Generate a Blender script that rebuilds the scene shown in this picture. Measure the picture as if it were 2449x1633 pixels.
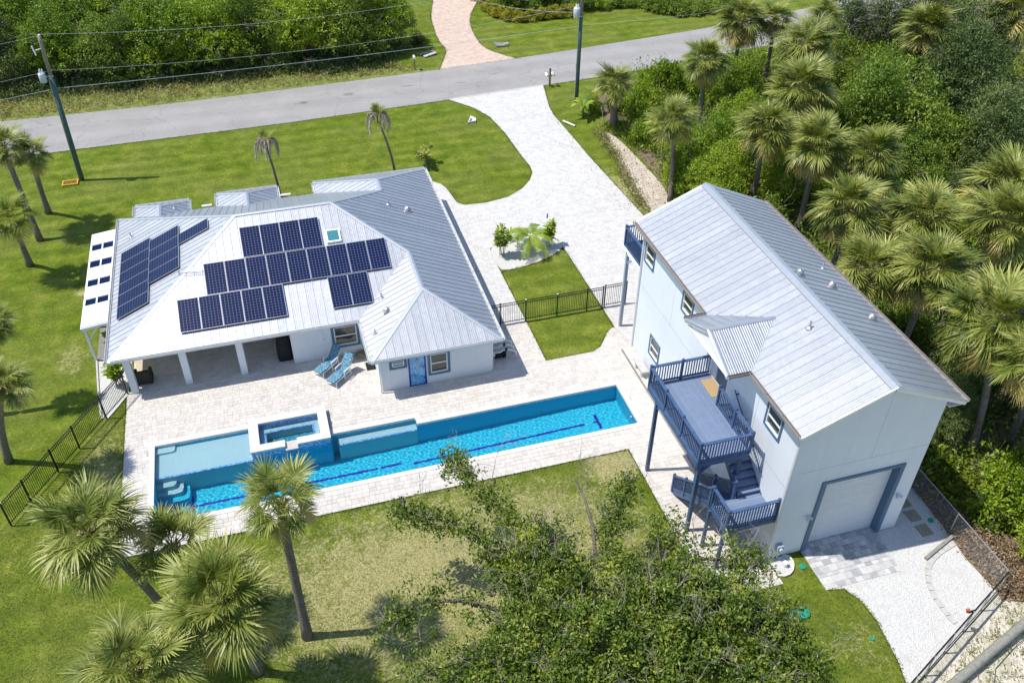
import bpy, bmesh, math, random
import numpy as np
from mathutils import Vector, Matrix

for o in list(bpy.data.objects):
    bpy.data.objects.remove(o)
SC = bpy.context.scene
COL = SC.collection
PI = math.pi

# ------------------------------------------------------------------ camera
PITCH, ROLL, YAW, CAMH = 0.67903361, -0.0122375, 0.2970667, 30.8
def cam_axes():
    f = np.array([0, math.cos(PITCH), -math.sin(PITCH)])
    r = np.array([1.0, 0, 0]); d = np.cross(f, r)
    R = np.array([r, d, f])
    c, s = math.cos(ROLL), math.sin(ROLL)
    R = np.array([[c, s, 0], [-s, c, 0], [0, 0, 1]]) @ R
    c, s = math.cos(YAW), math.sin(YAW)
    return R @ np.array([[c, -s, 0], [s, c, 0], [0, 0, 1]])
_R = cam_axes()
cam = bpy.data.cameras.new('camera')
cam.sensor_width = 36.0
cam.lens = 0.87213531 * 36.0
cam.clip_end = 2000
cam_o = bpy.data.objects.new('camera', cam); COL.objects.link(cam_o)
m = Matrix.Identity(4)
for i in range(3):
    m[i][0] = _R[0][i]; m[i][1] = -_R[1][i]; m[i][2] = -_R[2][i]
m[2][3] = CAMH
cam_o.matrix_world = m
SC.camera = cam_o

# ------------------------------------------------------------------ sky and sun
SUN = Vector((-1.16, 0.25, 2.4)).normalized()
w = bpy.data.worlds.new('World'); SC.world = w; w.use_nodes = True
nt = w.node_tree; nt.nodes.clear()
sky = nt.nodes.new('ShaderNodeTexSky'); sky.sky_type = 'NISHITA'; sky.sun_disc = False
sky.sun_elevation = math.asin(SUN.z); sky.sun_rotation = math.atan2(SUN.x, SUN.y)
sky.air_density = 1.0; sky.dust_density = 0.4; sky.ozone_density = 1.3
bg = nt.nodes.new('ShaderNodeBackground'); bg.inputs['Strength'].default_value = 0.148
wo = nt.nodes.new('ShaderNodeOutputWorld')
nt.links.new(sky.outputs[0], bg.inputs[0]); nt.links.new(bg.outputs[0], wo.inputs[0])
sl = bpy.data.lights.new('sun', 'SUN'); sl.energy = 4.2; sl.cycles.is_caustics_light = True; sl.angle = math.radians(0.53); sl.color = (1.0, 0.95, 0.865)
so = bpy.data.objects.new('sun', sl); COL.objects.link(so)
so.rotation_euler = (-SUN).to_track_quat('-Z', 'Y').to_euler(); so.location = SUN * 60
SC.view_settings.view_transform = 'Standard'; SC.view_settings.look = 'None'
SC.view_settings.exposure = 0.34; SC.view_settings.gamma = 1.0
SC.view_settings.use_curve_mapping = False
SC.cycles.max_bounces = 8; SC.cycles.transparent_max_bounces = 12

# ------------------------------------------------------------------ materials
MATS = {}
class N:
    """small wrapper that builds a node material"""
    def __init__(s, name):
        s.m = bpy.data.materials.new(name); s.m.use_nodes = True
        s.t = s.m.node_tree; s.t.nodes.clear()
        s.out = s.t.nodes.new('ShaderNodeOutputMaterial')
        MATS[name] = s.m
        s._c = None
    def n(s, ty, **k):
        x = s.t.nodes.new(ty)
        for a, b in k.items(): setattr(x, a, b)
        return x
    def l(s, a, b): s.t.links.new(a, b)
    def co(s):
        if s._c is None: s._c = s.n('ShaderNodeTexCoord').outputs['Object']
        return s._c
    def geo(s): return s.n('ShaderNodeNewGeometry').outputs['Position']
    def noise(s, scale, detail=4, rough=.6, vec=None, dist=0):
        x = s.n('ShaderNodeTexNoise'); x.inputs['Scale'].default_value = scale
        x.inputs['Detail'].default_value = detail; x.inputs['Roughness'].default_value = rough
        x.inputs['Distortion'].default_value = dist
        s.l(vec if vec is not None else s.geo(), x.inputs['Vector']); return x.outputs['Fac']
    def ramp(s, fac, stops):
        r = s.n('ShaderNodeValToRGB'); e = r.color_ramp.elements
        while len(e) < len(stops): e.new(0.5)
        for i, (p, c) in enumerate(stops):
            e[i].position = p; e[i].color = (*c, 1) if len(c) == 3 else c
        s.l(fac, r.inputs[0]); return r.outputs[0]
    def mix(s, fac, a, b, mode='MIX'):
        x = s.n('ShaderNodeMix'); x.data_type = 'RGBA'; x.blend_type = mode
        for i, v in ((0, fac), (6, a), (7, b)):
            if isinstance(v, (int, float)): x.inputs[i].default_value = v
            elif isinstance(v, (tuple, list)): x.inputs[i].default_value = (*v, 1)
            else: s.l(v, x.inputs[i])
        return x.outputs[2]
    def math(s, op, a, b=0.0):
        x = s.n('ShaderNodeMath'); x.operation = op
        for i, v in ((0, a), (1, b)):
            if isinstance(v, (int, float)): x.inputs[i].default_value = v
            else: s.l(v, x.inputs[i])
        return x.outputs[0]
    def attr(s, name):
        return s.n('ShaderNodeAttribute', attribute_name=name).outputs['Fac']
    def bump(s, h, strength=.3, dist=.02):
        b = s.n('ShaderNodeBump'); b.inputs['Strength'].default_value = strength
        b.inputs['Distance'].default_value = dist; s.l(h, b.inputs['Height']); return b.outputs[0]
    def pbr(s, col, rough=.6, metal=0, spec=.5, nrm=None, **k):
        p = s.n('ShaderNodeBsdfPrincipled')
        for nme, v in (('Base Color', col), ('Roughness', rough), ('Metallic', metal), ('Specular IOR Level', spec)):
            i = p.inputs[nme]
            if isinstance(v, (int, float)): i.default_value = v
            elif isinstance(v, (tuple, list)): i.default_value = (*v, 1)
            else: s.l(v, i)
        for kk, v in k.items(): p.inputs[kk.replace('_', ' ')].default_value = v
        if nrm is not None: s.l(nrm, p.inputs['Normal'])
        s.p = p
        s.l(p.outputs[0], s.out.inputs['Surface']); return p

def simple(name, col, rough=.6, metal=0, var=.12, scale=6, spec=.5, bump=0):
    a = N(name)
    f = a.noise(scale, 5)
    lo = tuple(c * (1 - var) for c in col); hi = tuple(min(1, c * (1 + var)) for c in col)
    c = a.ramp(f, [(.3, lo), (.7, hi)])
    nr = a.bump(a.noise(scale * 8, 3), bump, .01) if bump else None
    a.pbr(c, rough, metal, spec, nr); return a.m

def build_materials():
    # lawn: several scales of green with dry thatch patches
    a = N('lawn')
    big = a.noise(.16, 3, .55); mid = a.noise(.9, 5, .62, dist=.3); fine = a.noise(9, 4, .75); blade = a.noise(38, 2, .7)
    c = a.ramp(mid, [(.25, (.068, .112, .008)), (.5, (.130, .182, .015)), (.75, (.225, .258, .042))])
    c = a.mix(a.math('MULTIPLY', a.ramp(big, [(.42, (0, 0, 0)), (.68, (1, 1, 1))]), .45), c, (.195, .215, .06))
    g = a.ramp(fine, [(.25, (.5, .52, .5)), (.75, (1.48, 1.46, 1.4))])
    c = a.mix(1, c, g, 'MULTIPLY')
    g2 = a.ramp(blade, [(.3, (.62, .64, .6)), (.7, (1.36, 1.34, 1.3))])
    c = a.mix(1, c, g2, 'MULTIPLY')
    wv = a.n('ShaderNodeTexWave'); wv.bands_direction = 'Y'; wv.inputs['Scale'].default_value = .22; wv.inputs['Distortion'].default_value = 2.2; wv.inputs['Detail'].default_value = 3; wv.inputs['Detail Scale'].default_value = .5
    a.l(a.geo(), wv.inputs['Vector'])
    c = a.mix(.55, c, a.ramp(wv.outputs['Fac'], [(.2, (.80, .84, .8)), (.8, (1.14, 1.1, 1.1))]), 'MULTIPLY')
    pat = a.noise(.45, 5, .7, dist=.8)
    c = a.mix(a.math('MULTIPLY', a.ramp(pat, [(.55, (0, 0, 0)), (.75, (1, 1, 1))]), .5), c, a.mix(1, c, (1.75, 1.42, 1.9), 'MULTIPLY'))
    # the back garden by the pool is drier: straw coloured thatch in blotches
    sep = a.n('ShaderNodeSeparateXYZ'); a.l(a.geo(), sep.inputs[0])
    def spot(x, y, rx, ry):
        dx = a.math('DIVIDE', a.math('SUBTRACT', sep.outputs[0], x), rx); dy = a.math('DIVIDE', a.math('SUBTRACT', sep.outputs[1], y), ry)
        d = a.math('ADD', a.math('MULTIPLY', dx, dx), a.math('MULTIPLY', dy, dy))
        return a.math('MAXIMUM', a.math('SUBTRACT', 1.0, d), 0.0)
    dry = a.math('ADD', a.math('MULTIPLY', spot(4.5, 22.6, 11.5, 5.6), 1.05), a.math('MULTIPLY', spot(-9.8, 31, 1.6, 6), .8))
    dry = a.math('ADD', dry, a.math('MULTIPLY', spot(13.2, 26.4, 1.6, 1.6), 1.3))
    dry = a.math('ADD', dry, a.math('MULTIPLY', spot(-11.5, 47.8, .8, .5), 1.0))
    dry = a.math('ADD', dry, a.math('MULTIPLY', spot(19.0, 14.8, 1.3, 2.0), .45))
    dry = a.math('ADD', dry, a.math('MULTIPLY', spot(-11.8, 41.5, 1.2, 2.0), .55))
    dry = a.math('ADD', dry, a.math('MULTIPLY', spot(23.6, 50, .9, 5.0), .8))
    dn = a.noise(1.7, 6, .74, dist=.6); dn2 = a.noise(7, 4, .7)
    dm = a.math('ADD', a.math('MULTIPLY', dry, .62), a.math('ADD', a.math('MULTIPLY', a.math('SUBTRACT', dn, .5), 1.15), a.math('MULTIPLY', a.math('SUBTRACT', dn2, .5), 1.3)))
    dm = a.math('MULTIPLY', a.ramp(dm, [(.2, (0, 0, 0)), (.6, (1, 1, 1))]), a.math('MINIMUM', a.math('MULTIPLY', dry, 3.0), 1.0))
    straw = a.mix(1, a.ramp(a.noise(14, 4, .7), [(.3, (.30, .275, .11)), (.7, (.53, .475, .265))]), g2, 'MULTIPLY')
    c = a.mix(a.math('MULTIPLY', dm, .9), c, straw)
    a.pbr(c, .9, 0, .12, a.bump(a.math('ADD', blade, fine), .9, .05))
    # rough verge
    a = N('verge')
    f = a.noise(1.4, 6, .7); f2 = a.noise(11, 4, .7)
    c = a.ramp(a.math('ADD', a.math('MULTIPLY', f, .6), a.math('MULTIPLY', f2, .4)), [(.36, (.09, .145, .022)), (.52, (.185, .205, .055)), (.66, (.36, .31, .155))])
    a.pbr(c, .95, 0, .1, a.bump(f2, .8, .05))
    # asphalt road, sun bleached
    a = N('asphalt')
    f = a.noise(.35, 4, .6, dist=.4); f2 = a.noise(45, 3, .7); f3 = a.noise(2.2, 5, .7)
    c = a.ramp(a.math('ADD', a.math('MULTIPLY', f, .65), a.math('MULTIPLY', f3, .35)), [(.3, (.268, .258, .252)), (.7, (.345, .334, .325))])
    c = a.mix(.5, c, a.ramp(f2, [(.25, (.62, .62, .62)), (.75, (1.3, 1.3, 1.3))]), 'MULTIPLY')
    sep = a.n('ShaderNodeSeparateXYZ'); a.l(a.geo(), sep.inputs[0]); nz = a.noise(2.5, 4, .7)
    st = 0.0
    for x, y, rx, ry in ((7.4, 71.6, .5, .3), (3.6, 70.9, .45, .28), (3.0, 70.8, .15, .12), (12.5, 72.0, .7, .12), (17, 71.5, .6, .1), (20.4, 72.6, .5, .12)):
        dx = a.math('DIVIDE', a.math('SUBTRACT', sep.outputs[0], x), rx); dy = a.math('DIVIDE', a.math('SUBTRACT', sep.outputs[1], y), ry)
        d = a.math('SUBTRACT', 1.25, a.math('ADD', a.math('MULTIPLY', dx, dx), a.math('MULTIPLY', dy, dy)))
        st = a.math('MAXIMUM', st, d)
    st = a.math('MULTIPLY', a.math('MINIMUM', a.math('MAXIMUM', st, 0.0), 1.0), a.ramp(nz, [(.3, (.2, .2, .2)), (.6, (1, 1, 1))]))
    c = a.mix(a.math('MULTIPLY', st, .75), c, (.10, .095, .09))
    v = a.n('ShaderNodeTexVoronoi'); v.feature = 'DISTANCE_TO_EDGE'; v.inputs['Scale'].default_value = .22
    vv = a.n('ShaderNodeVectorMath'); vv.operation = 'ADD'; ns = a.n('ShaderNodeTexNoise'); ns.inputs['Scale'].default_value = 1.2; a.l(a.geo(), ns.inputs['Vector']); a.l(a.geo(), vv.inputs[0]); a.l(ns.outputs['Color'], vv.inputs[1]); a.l(vv.outputs[0], v.inputs['Vector'])
    c = a.mix(a.math('MULTIPLY', a.ramp(v.outputs['Distance'], [(.004, (1, 1, 1)), (.009, (0, 0, 0))]), .35), c, (.15, .145, .14))
    tr_ = a.n('ShaderNodeTexWave'); tr_.bands_direction = 'Y'; tr_.inputs['Scale'].default_value = .12; tr_.inputs['Distortion'].default_value = .6; a.l(a.geo(), tr_.inputs['Vector'])
    c = a.mix(.5, c, a.ramp(tr_.outputs['Fac'], [(.2, (.92, .92, .92)), (.8, (1.06, 1.06, 1.06))]), 'MULTIPLY')
    a.pbr(c, .85, 0, .25, a.bump(f2, .3, .01))
    # pavers: tone comes from a per paver attribute
    def paver(name, stops, vein):
        a = N(name)
        t = a.attr('tone')
        c = a.ramp(t, stops)
        f = a.noise(2.6, 6, .72, dist=1.2); f2 = a.noise(26, 4, .7)
        c = a.mix(vein, c, a.ramp(f, [(.32, (.60, .60, .63)), (.55, (1.0, 1.0, 1.0)), (.75, (1.1, 1.09, 1.07))]), 'MULTIPLY')
        c = a.mix(.4, c, a.ramp(f2, [(.3, (.82, .82, .82)), (.7, (1.12, 1.12, 1.12))]), 'MULTIPLY')
        a.pbr(c, .8, 0, .3, a.bump(f2, .25, .006))
    paver('paver_light', [(0, (.50, .465, .428)), (.2, (.54, .503, .463)), (.6, (.575, .537, .495)), (1, (.615, .577, .533))], .26)
    paver('paver_drive', [(0, (.505, .492, .477)), (.2, (.545, .532, .517)), (.7, (.575, .562, .545)), (1, (.62, .605, .585))], .22)
    paver('paver_apron', [(0, (.33, .335, .35)), (.35, (.45, .45, .455)), (.7, (.53, .52, .51)), (1, (.59, .58, .56))], .5)
    a = N('paver_red')
    b = a.n('ShaderNodeTexBrick'); b.inputs['Scale'].default_value = 1.0
    b.inputs['Brick Width'].default_value = .34; b.inputs['Row Height'].default_value = .2; b.inputs['Mortar Size'].default_value = .008
    b.inputs['Color1'].default_value = (.50, .37, .295, 1); b.inputs['Color2'].default_value = (.60, .49, .41, 1); b.inputs['Mortar'].default_value = (.42, .34, .3, 1)
    a.l(a.geo(), b.inputs['Vector'])
    c = a.mix(.5, b.outputs[0], a.ramp(a.noise(3, 5, .7), [(.3, (.72, .7, .7)), (.7, (1.18, 1.16, 1.14))]), 'MULTIPLY')
    a.pbr(c, .85, 0, .25)
    simple('joint_sand', (.40, .375, .345), .95, 0, .15, 9)
    simple('coping', (.60, .572, .535), .75, 0, .07, 5, .3)
    # white shell gravel
    def gravel(name, lo, hi, lo2, sc):
        a = N(name)
        v = a.n('ShaderNodeTexVoronoi'); v.inputs['Scale'].default_value = sc; a.l(a.geo(), v.inputs['Vector'])
        f = a.noise(1.4, 5, .72)
        c = a.ramp(v.outputs['Color'], [(.1, lo), (.6, hi)])
        c = a.mix(a.ramp(f, [(.5, (0, 0, 0)), (.72, (.75, .75, .75))]), c, lo2)
        a.pbr(c, .9, 0, .2, a.bump(v.outputs['Distance'], .9, .03))
    gravel('shell_gravel', (.47, .465, .455), (.62, .615, .60), (.50, .485, .46), 24)
    gravel('sand', (.40, .345, .285), (.54, .475, .40), (.33, .26, .19), 9)
    gravel('sandy_lot', (.44, .40, .33), (.60, .555, .475), (.2, .22, .08), 11)
    gravel('soil', (.09, .065, .045), (.2, .15, .105), (.28, .2, .13), 8)
    # metal roofing
    a = N('metal_roof')
    f = a.noise(.8, 5, .65); f2 = a.noise(6, 4, .7); f3 = a.noise(.55, 2, .5)
    rnd = a.n('ShaderNodeObjectInfo').outputs['Random']
    c = a.ramp(f, [(.3, (.50, .515, .545)), (.7, (.56, .575, .60))])
    c = a.mix(1, c, a.ramp(rnd, [(0, (.93, .93, .94)), (1, (1.05, 1.05, 1.05))]), 'MULTIPLY')
    c = a.mix(.35, c, a.ramp(f2, [(.3, (.82, .82, .82)), (.65, (1.08, 1.08, 1.08))]), 'MULTIPLY')
    r = a.ramp(f2, [(.3, (.44, .44, .44)), (.7, (.52, .52, .52))])
    a.pbr(c, r, .82, .5)
    simple('metal_flashing', (.62, .64, .66), .42, .8, .06, 4)
    simple('seam_edge', (.37, .40, .45), .5, .6, .1, 6)
    simple('galvanised', (.50, .51, .52), .4, .85, .1, 8)
    simple('gutter', (.66, .665, .67), .4, .2, .05, 4)
    simple('gutter_tan', (.33, .29, .27), .5, .2, .08, 4)
    # stucco
    a = N('stucco')
    f = a.noise(.5, 5, .65); f2 = a.noise(40, 3, .6)
    sep = a.n('ShaderNodeSeparateXYZ'); a.l(a.geo(), sep.inputs[0])
    c = a.ramp(f, [(.3, (.645, .68, .735)), (.7, (.71, .74, .785))])
    mp = a.n('ShaderNodeMapping'); mp.inputs['Scale'].default_value = (2.2, 2.2, .16); a.l(a.geo(), mp.inputs['Vector'])
    stk = a.ramp(a.noise(1.4, 5, .72, mp.outputs[0]), [(.52, (0, 0, 0)), (.8, (1, 1, 1))])
    c = a.mix(a.math('MULTIPLY', stk, .32), c, (.50, .50, .49))
    dirt = a.math('MULTIPLY', a.ramp(sep.outputs[2], [(0.0, (1, 1, 1)), (.35, (0, 0, 0))]), a.noise(3, 4, .7))
    c = a.mix(a.math('MULTIPLY', dirt, .45), c, (.45, .42, .37))
    a.pbr(c, .9, 0, .25, a.bump(f2, .25, .008))
    simple('blue_trim', (.07, .145, .235), .55, 0, .08, 4)
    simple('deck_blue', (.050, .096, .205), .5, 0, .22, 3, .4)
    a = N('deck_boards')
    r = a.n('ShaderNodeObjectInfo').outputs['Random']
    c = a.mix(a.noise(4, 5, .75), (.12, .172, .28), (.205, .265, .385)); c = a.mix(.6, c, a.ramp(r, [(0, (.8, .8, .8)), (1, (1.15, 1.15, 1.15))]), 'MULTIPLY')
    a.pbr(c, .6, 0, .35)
    simple('white_paint', (.78, .785, .79), .5, 0, .04, 5)
    simple('white_plastic', (.75, .76, .77), .35, 0, .04, 5)
    simple('black_metal', (.012, .013, .016), .4, .3, .1, 5)
    simple('black_cover', (.012, .012, .014), .7, 0, .3, 5, .3, .4)
    simple('wood_post', (.30, .17, .045), .8, 0, .2, 9)
    simple('weathered_wood', (.24, .235, .20), .85, 0, .25, 7)
    simple('concrete', (.46, .45, .43), .9, 0, .12, 5, .2, .2)
    simple('concrete_dark', (.22, .21, .20), .9, 0, .2, 5, .2, .2)
    simple('stone_tan', (.30, .26, .20), .9, 0, .2, 7, .2, .2)
    simple('wicker', (.045, .038, .036), .8, 0, .4, 40, .3, .6)
    simple('rug_beige', (.50, .42, .32), .95, 0, .1, 9)
    simple('mat_brown', (.40, .285, .155), .95, 0, .12, 25, .1, .4)
    simple('grey_paint', (.30, .36, .44), .5, 0, .08, 5)
    simple('transformer_grey', (.50, .56, .62), .45, .1, .06, 5)
    simple('hose', (.35, .30, .15), .6, 0, .1, 5)
    simple('green_lid', (.015, .24, .15), .55, 0, .15, 5)
    simple('terracotta', (.4, .1, .03), .7)
    simple('red', (.5, .03, .03), .6); simple('purple', (.12, .06, .42), .6); simple('navy', (.02, .03, .2), .6)
    simple('yellow_paint', (.75, .42, .02), .5)
    simple('door_panel', (.66, .68, .70), .55, 0, .03, 3)
    simple('pole_green', (.062, .118, .125), .75, 0, .22, 3)
    simple('pole_wood', (.25, .225, .195), .85, 0, .22, 6)
    simple('dark_brown', (.03, .018, .014), .6)
    # glass
    a = N('glass'); a.pbr(a.ramp(a.noise(.7, 2), [(.3, (.012, .02, .022)), (.7, (.03, .045, .04))]), .04, 0, .9)
    a = N('skylight_glass'); a.pbr((.05, .22, .25), .08, 0, .8)
    a = N('translucent_panel'); a.pbr(a.ramp(a.noise(1, 3), [(.3, (.74, .76, .78)), (.7, (.8, .81, .82))]), .3, 0, .5)
    # solar cells
    a = N('solar_cell')
    c = a.ramp(a.noise(1.2, 3), [(.3, (.0022, .0085, .044)), (.7, (.0032, .0115, .062))])
    a.pbr(c, .35, 0, .14)
    simple('solar_back', (.13, .155, .25), .35, 0, .03, 3)
    # pool
    def pool(name, lo, hi, sc=7):
        a = N(name); f = a.noise(sc, 4, .7)
        a.pbr(a.ramp(f, [(.3, lo), (.7, hi)]), .7, 0, .3)
    pool('plaster', (.014, .45, .64), (.024, .51, .70))
    pool('shelf_plaster', (.36, .545, .60), (.42, .60, .64), 12)
    pool('spa_plaster', (.03, .26, .36), (.05, .31, .42), 12)
    # mosaic tile
    a = N('mosaic')
    v = a.n('ShaderNodeTexVoronoi'); v.inputs['Scale'].default_value = 17; v.inputs['Randomness'].default_value = .25; a.l(a.geo(), v.inputs['Vector'])
    a.pbr(a.ramp(v.outputs['Color'], [(.15, (.03, .16, .5)), (.45, (.07, .32, .66)), (.75, (.32, .6, .82)), (.95, (.02, .09, .42))]), .2, 0, .6)
    a = N('mosaic_door')
    v = a.n('ShaderNodeTexVoronoi'); v.inputs['Scale'].default_value = 22; v.inputs['Randomness'].default_value = .2; a.l(a.geo(), v.inputs['Vector'])
    sep = a.n('ShaderNodeSeparateXYZ'); a.l(a.geo(), sep.inputs[0])
    h = a.math('ADD', a.math('MULTIPLY', a.noise(2.4, 4, .7), 1.3), a.math('MULTIPLY', v.outputs['Color'], .5))
    a.pbr(a.ramp(h, [(.45, (.012, .06, .34)), (.75, (.04, .2, .55)), (1.0, (.2, .5, .75))]), .2, 0, .6)
    simple('cobalt', (.006, .012, .30), .25, 0, .1, 9, .5)
    simple('lane_tile', (.008, .02, .36), .4, 0, .1, 9)
    # foliage
    def leaf(name, stops, trans=.28, gloss=.45):
        a = N(name)
        t = a.attr('tone')
        r = a.n('ShaderNodeObjectInfo').outputs['Random']
        t2 = a.math('ADD', t, a.math('MULTIPLY', a.math('SUBTRACT', r, .5), .42))
        c = a.ramp(t2, stops)
        p = a.pbr(c, gloss, 0, .35)
        tr = a.n('ShaderNodeBsdfTranslucent'); a.l(a.mix(1, c, (1.25, 1.25, .6), 'MULTIPLY'), tr.inputs[0])
        ms = a.n('ShaderNodeMixShader'); ms.inputs[0].default_value = trans
        a.l(p.outputs[0], ms.inputs[1]); a.l(tr.outputs[0], ms.inputs[2]); a.l(ms.outputs[0], a.out.inputs['Surface'])
    leaf('leaf_bright', [(0, (.066, .132, .008)), (.5, (.205, .315, .014)), (1, (.42, .50, .05))])
    leaf('leaf_mid', [(0, (.058, .110, .012)), (.5, (.150, .240, .022)), (1, (.33, .39, .06))])
    leaf('leaf_dark', [(0, (.036, .074, .022)), (.5, (.095, .150, .040)), (1, (.21, .255, .085))])
    leaf('leaf_grape', [(0, (.028, .060, .007)), (.5, (.100, .162, .016)), (1, (.30, .345, .05))], .2, .38)
    leaf('leaf_yellow', [(0, (.17, .18, .012)), (.5, (.36, .34, .025)), (1, (.52, .46, .06))])
    leaf('leaf_weed', [(0, (.13, .17, .05)), (.5, (.27, .27, .09)), (1, (.48, .40, .2))])
    leaf('leaf_litter', [(0, (.10, .07, .04)), (.5, (.24, .16, .09)), (1, (.42, .32, .2))], .1)
    leaf('lawn_blade', [(0, (.07, .112, .012)), (.5, (.15, .195, .026)), (.72, (.24, .26, .06)), (1, (.46, .41, .21))], .3, .6)
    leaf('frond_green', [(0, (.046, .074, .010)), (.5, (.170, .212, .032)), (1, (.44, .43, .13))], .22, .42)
    leaf('frond_yellow', [(0, (.20, .19, .04)), (.5, (.40, .32, .075)), (1, (.52, .40, .15))], .22, .45)
    leaf('frond_dead', [(0, (.27, .22, .16)), (.5, (.44, .37, .29)), (1, (.56, .50, .42))], .15, .7)
    leaf('frond_lime', [(0, (.10, .15, .012)), (.5, (.21, .26, .03)), (1, (.36, .38, .06))], .25, .42)
    leaf('twig', [(0, (.20, .165, .135)), (.5, (.31, .265, .225)), (1, (.42, .375, .33))], 0.02, .85)
    a = N('palm_trunk')
    wv = a.n('ShaderNodeTexWave'); wv.bands_direction = 'Z'; wv.inputs['Scale'].default_value = 3.2; wv.inputs['Distortion'].default_value = 3.5; wv.inputs['Detail'].default_value = 3
    a.l(a.co(), wv.inputs['Vector'])
    f = a.noise(5, 5, .7)
    c = a.mix(.5, a.ramp(wv.outputs['Fac'], [(.2, (.115, .095, .078)), (.8, (.255, .225, .195))]), a.ramp(f, [(.3, (.1, .082, .068)), (.7, (.30, .265, .23))]))
    a.pbr(c, .95, 0, .15, a.bump(a.math('ADD', wv.outputs['Fac'], f), .6, .03))
    simple('bark', (.145, .12, .098), .95, 0, .3, 6, .15, .4)
    simple('palm_boot', (.17, .10, .048), .9, 0, .35, 9, .15, .4)
    # cushion fabric with a printed blotch pattern
    a = N('print_fabric')
    v = a.n('ShaderNodeTexVoronoi'); v.inputs['Scale'].default_value = 15; v.feature = 'SMOOTH_F1'; a.l(a.co(), v.inputs['Vector'])
    f = a.noise(11, 3, .6, a.co(), 1.5)
    a.pbr(a.ramp(a.math('ADD', v.outputs['Distance'], a.math('SUBTRACT', f, .5)), [(.22, (.012, .075, .17)), (.36, (.03, .19, .30)), (.46, (.42, .55, .58)), (.54, (.02, .14, .25))]), .85, 0, .2)
build_materials()

# ------------------------------------------------------------------ mesh helpers
class MB:
    def __init__(s): s.v = []; s.f = []
    def quad(s, a, b, c, d):
        n = len(s.v); s.v += [tuple(a), tuple(b), tuple(c), tuple(d)]; s.f.append((n, n+1, n+2, n+3))
    def poly(s, pts):
        n = len(s.v); s.v += [tuple(p) for p in pts]; s.f.append(tuple(range(n, n+len(pts))))
    def box(s, x0, x1, y0, y1, z0, z1):
        n = len(s.v)
        s.v += [(x0,y0,z0),(x1,y0,z0),(x1,y1,z0),(x0,y1,z0),(x0,y0,z1),(x1,y0,z1),(x1,y1,z1),(x0,y1,z1)]
        s.f += [(n,n+3,n+2,n+1),(n+4,n+5,n+6,n+7),(n,n+1,n+5,n+4),(n+1,n+2,n+6,n+5),(n+2,n+3,n+7,n+6),(n+3,n,n+4,n+7)]
        return s
    def bar(s, p, q, w, h, up=(0,0,1)):
        p = Vector(p); q = Vector(q); d = (q-p).normalized(); up = Vector(up)
        if abs(d.dot(up)) > .98: up = Vector((0,1,0)) if abs(d.y) < .9 else Vector((1,0,0))
        r = d.cross(up).normalized(); u = r.cross(d).normalized()
        n = len(s.v)
        for c in (p, q):
            for a, b in ((-1,-1),(1,-1),(1,1),(-1,1)):
                s.v.append(tuple(c + r*(a*w/2) + u*(b*h/2)))
        s.f += [(n,n+1,n+2,n+3),(n+7,n+6,n+5,n+4)] + [(n+i, n+4+i, n+4+(i+1)%4, n+(i+1)%4) for i in range(4)]
        return s
    def tube(s, pts, rads, sides=8, cap=True):
        pts = [Vector(p) for p in pts]; n0 = len(s.v); k = len(pts)
        if isinstance(rads, (int, float)): rads = [rads]*k
        ref = Vector((.13, .31, .94))
        for i, p in enumerate(pts):
            d = (pts[min(i+1,k-1)] - pts[max(i-1,0)]).normalized()
            rr = ref if abs(d.dot(ref)) < .95 else Vector((1,0,0))
            r = d.cross(rr).normalized(); u = r.cross(d)
            for j in range(sides):
                a = 2*PI*j/sides
                s.v.append(tuple(p + r*(math.cos(a)*rads[i]) + u*(math.sin(a)*rads[i])))
        for i in range(k-1):
            for j in range(sides):
                a = n0+i*sides+j; b = n0+i*sides+(j+1)%sides
                s.f.append((a, b, b+sides, a+sides))
        if cap:
            s.f.append(tuple(n0+j for j in range(sides))[::-1]); s.f.append(tuple(n0+(k-1)*sides+j for j in range(sides)))
        return s
    def lathe(s, prof, c=(0,0,0), sides=16):
        n0 = len(s.v); k = len(prof)
        for r, z in prof:
            for j in range(sides):
                a = 2*PI*j/sides; s.v.append((c[0]+r*math.cos(a), c[1]+r*math.sin(a), c[2]+z))
        for i in range(k-1):
            for j in range(sides):
                a = n0+i*sides+j; b = n0+i*sides+(j+1)%sides
                s.f.append((a, b, b+sides, a+sides))
        s.f.append(tuple(n0+j for j in range(sides))[::-1]); s.f.append(tuple(n0+(k-1)*sides+j for j in range(sides)))
        return s
    def prism(s, poly, z0, z1):
        n = len(s.v); k = len(poly)
        s.v += [(p[0], p[1], z0) for p in poly] + [(p[0], p[1], z1) for p in poly]
        s.f.append(tuple(range(n+k, n+2*k))); s.f.append(tuple(range(n, n+k))[::-1])
        s.f += [(n+i, n+(i+1)%k, n+k+(i+1)%k, n+k+i) for i in range(k)]
        return s
    def mesh(s, name, off=(0,0,0), smooth=False):
        me = bpy.data.meshes.new(name)
        v = s.v if off == (0,0,0) else [(a-off[0], b-off[1], c-off[2]) for a, b, c in s.v]
        me.from_pydata(v, [], s.f)
        if smooth: me.shade_smooth()
        me.update(); return me

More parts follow.
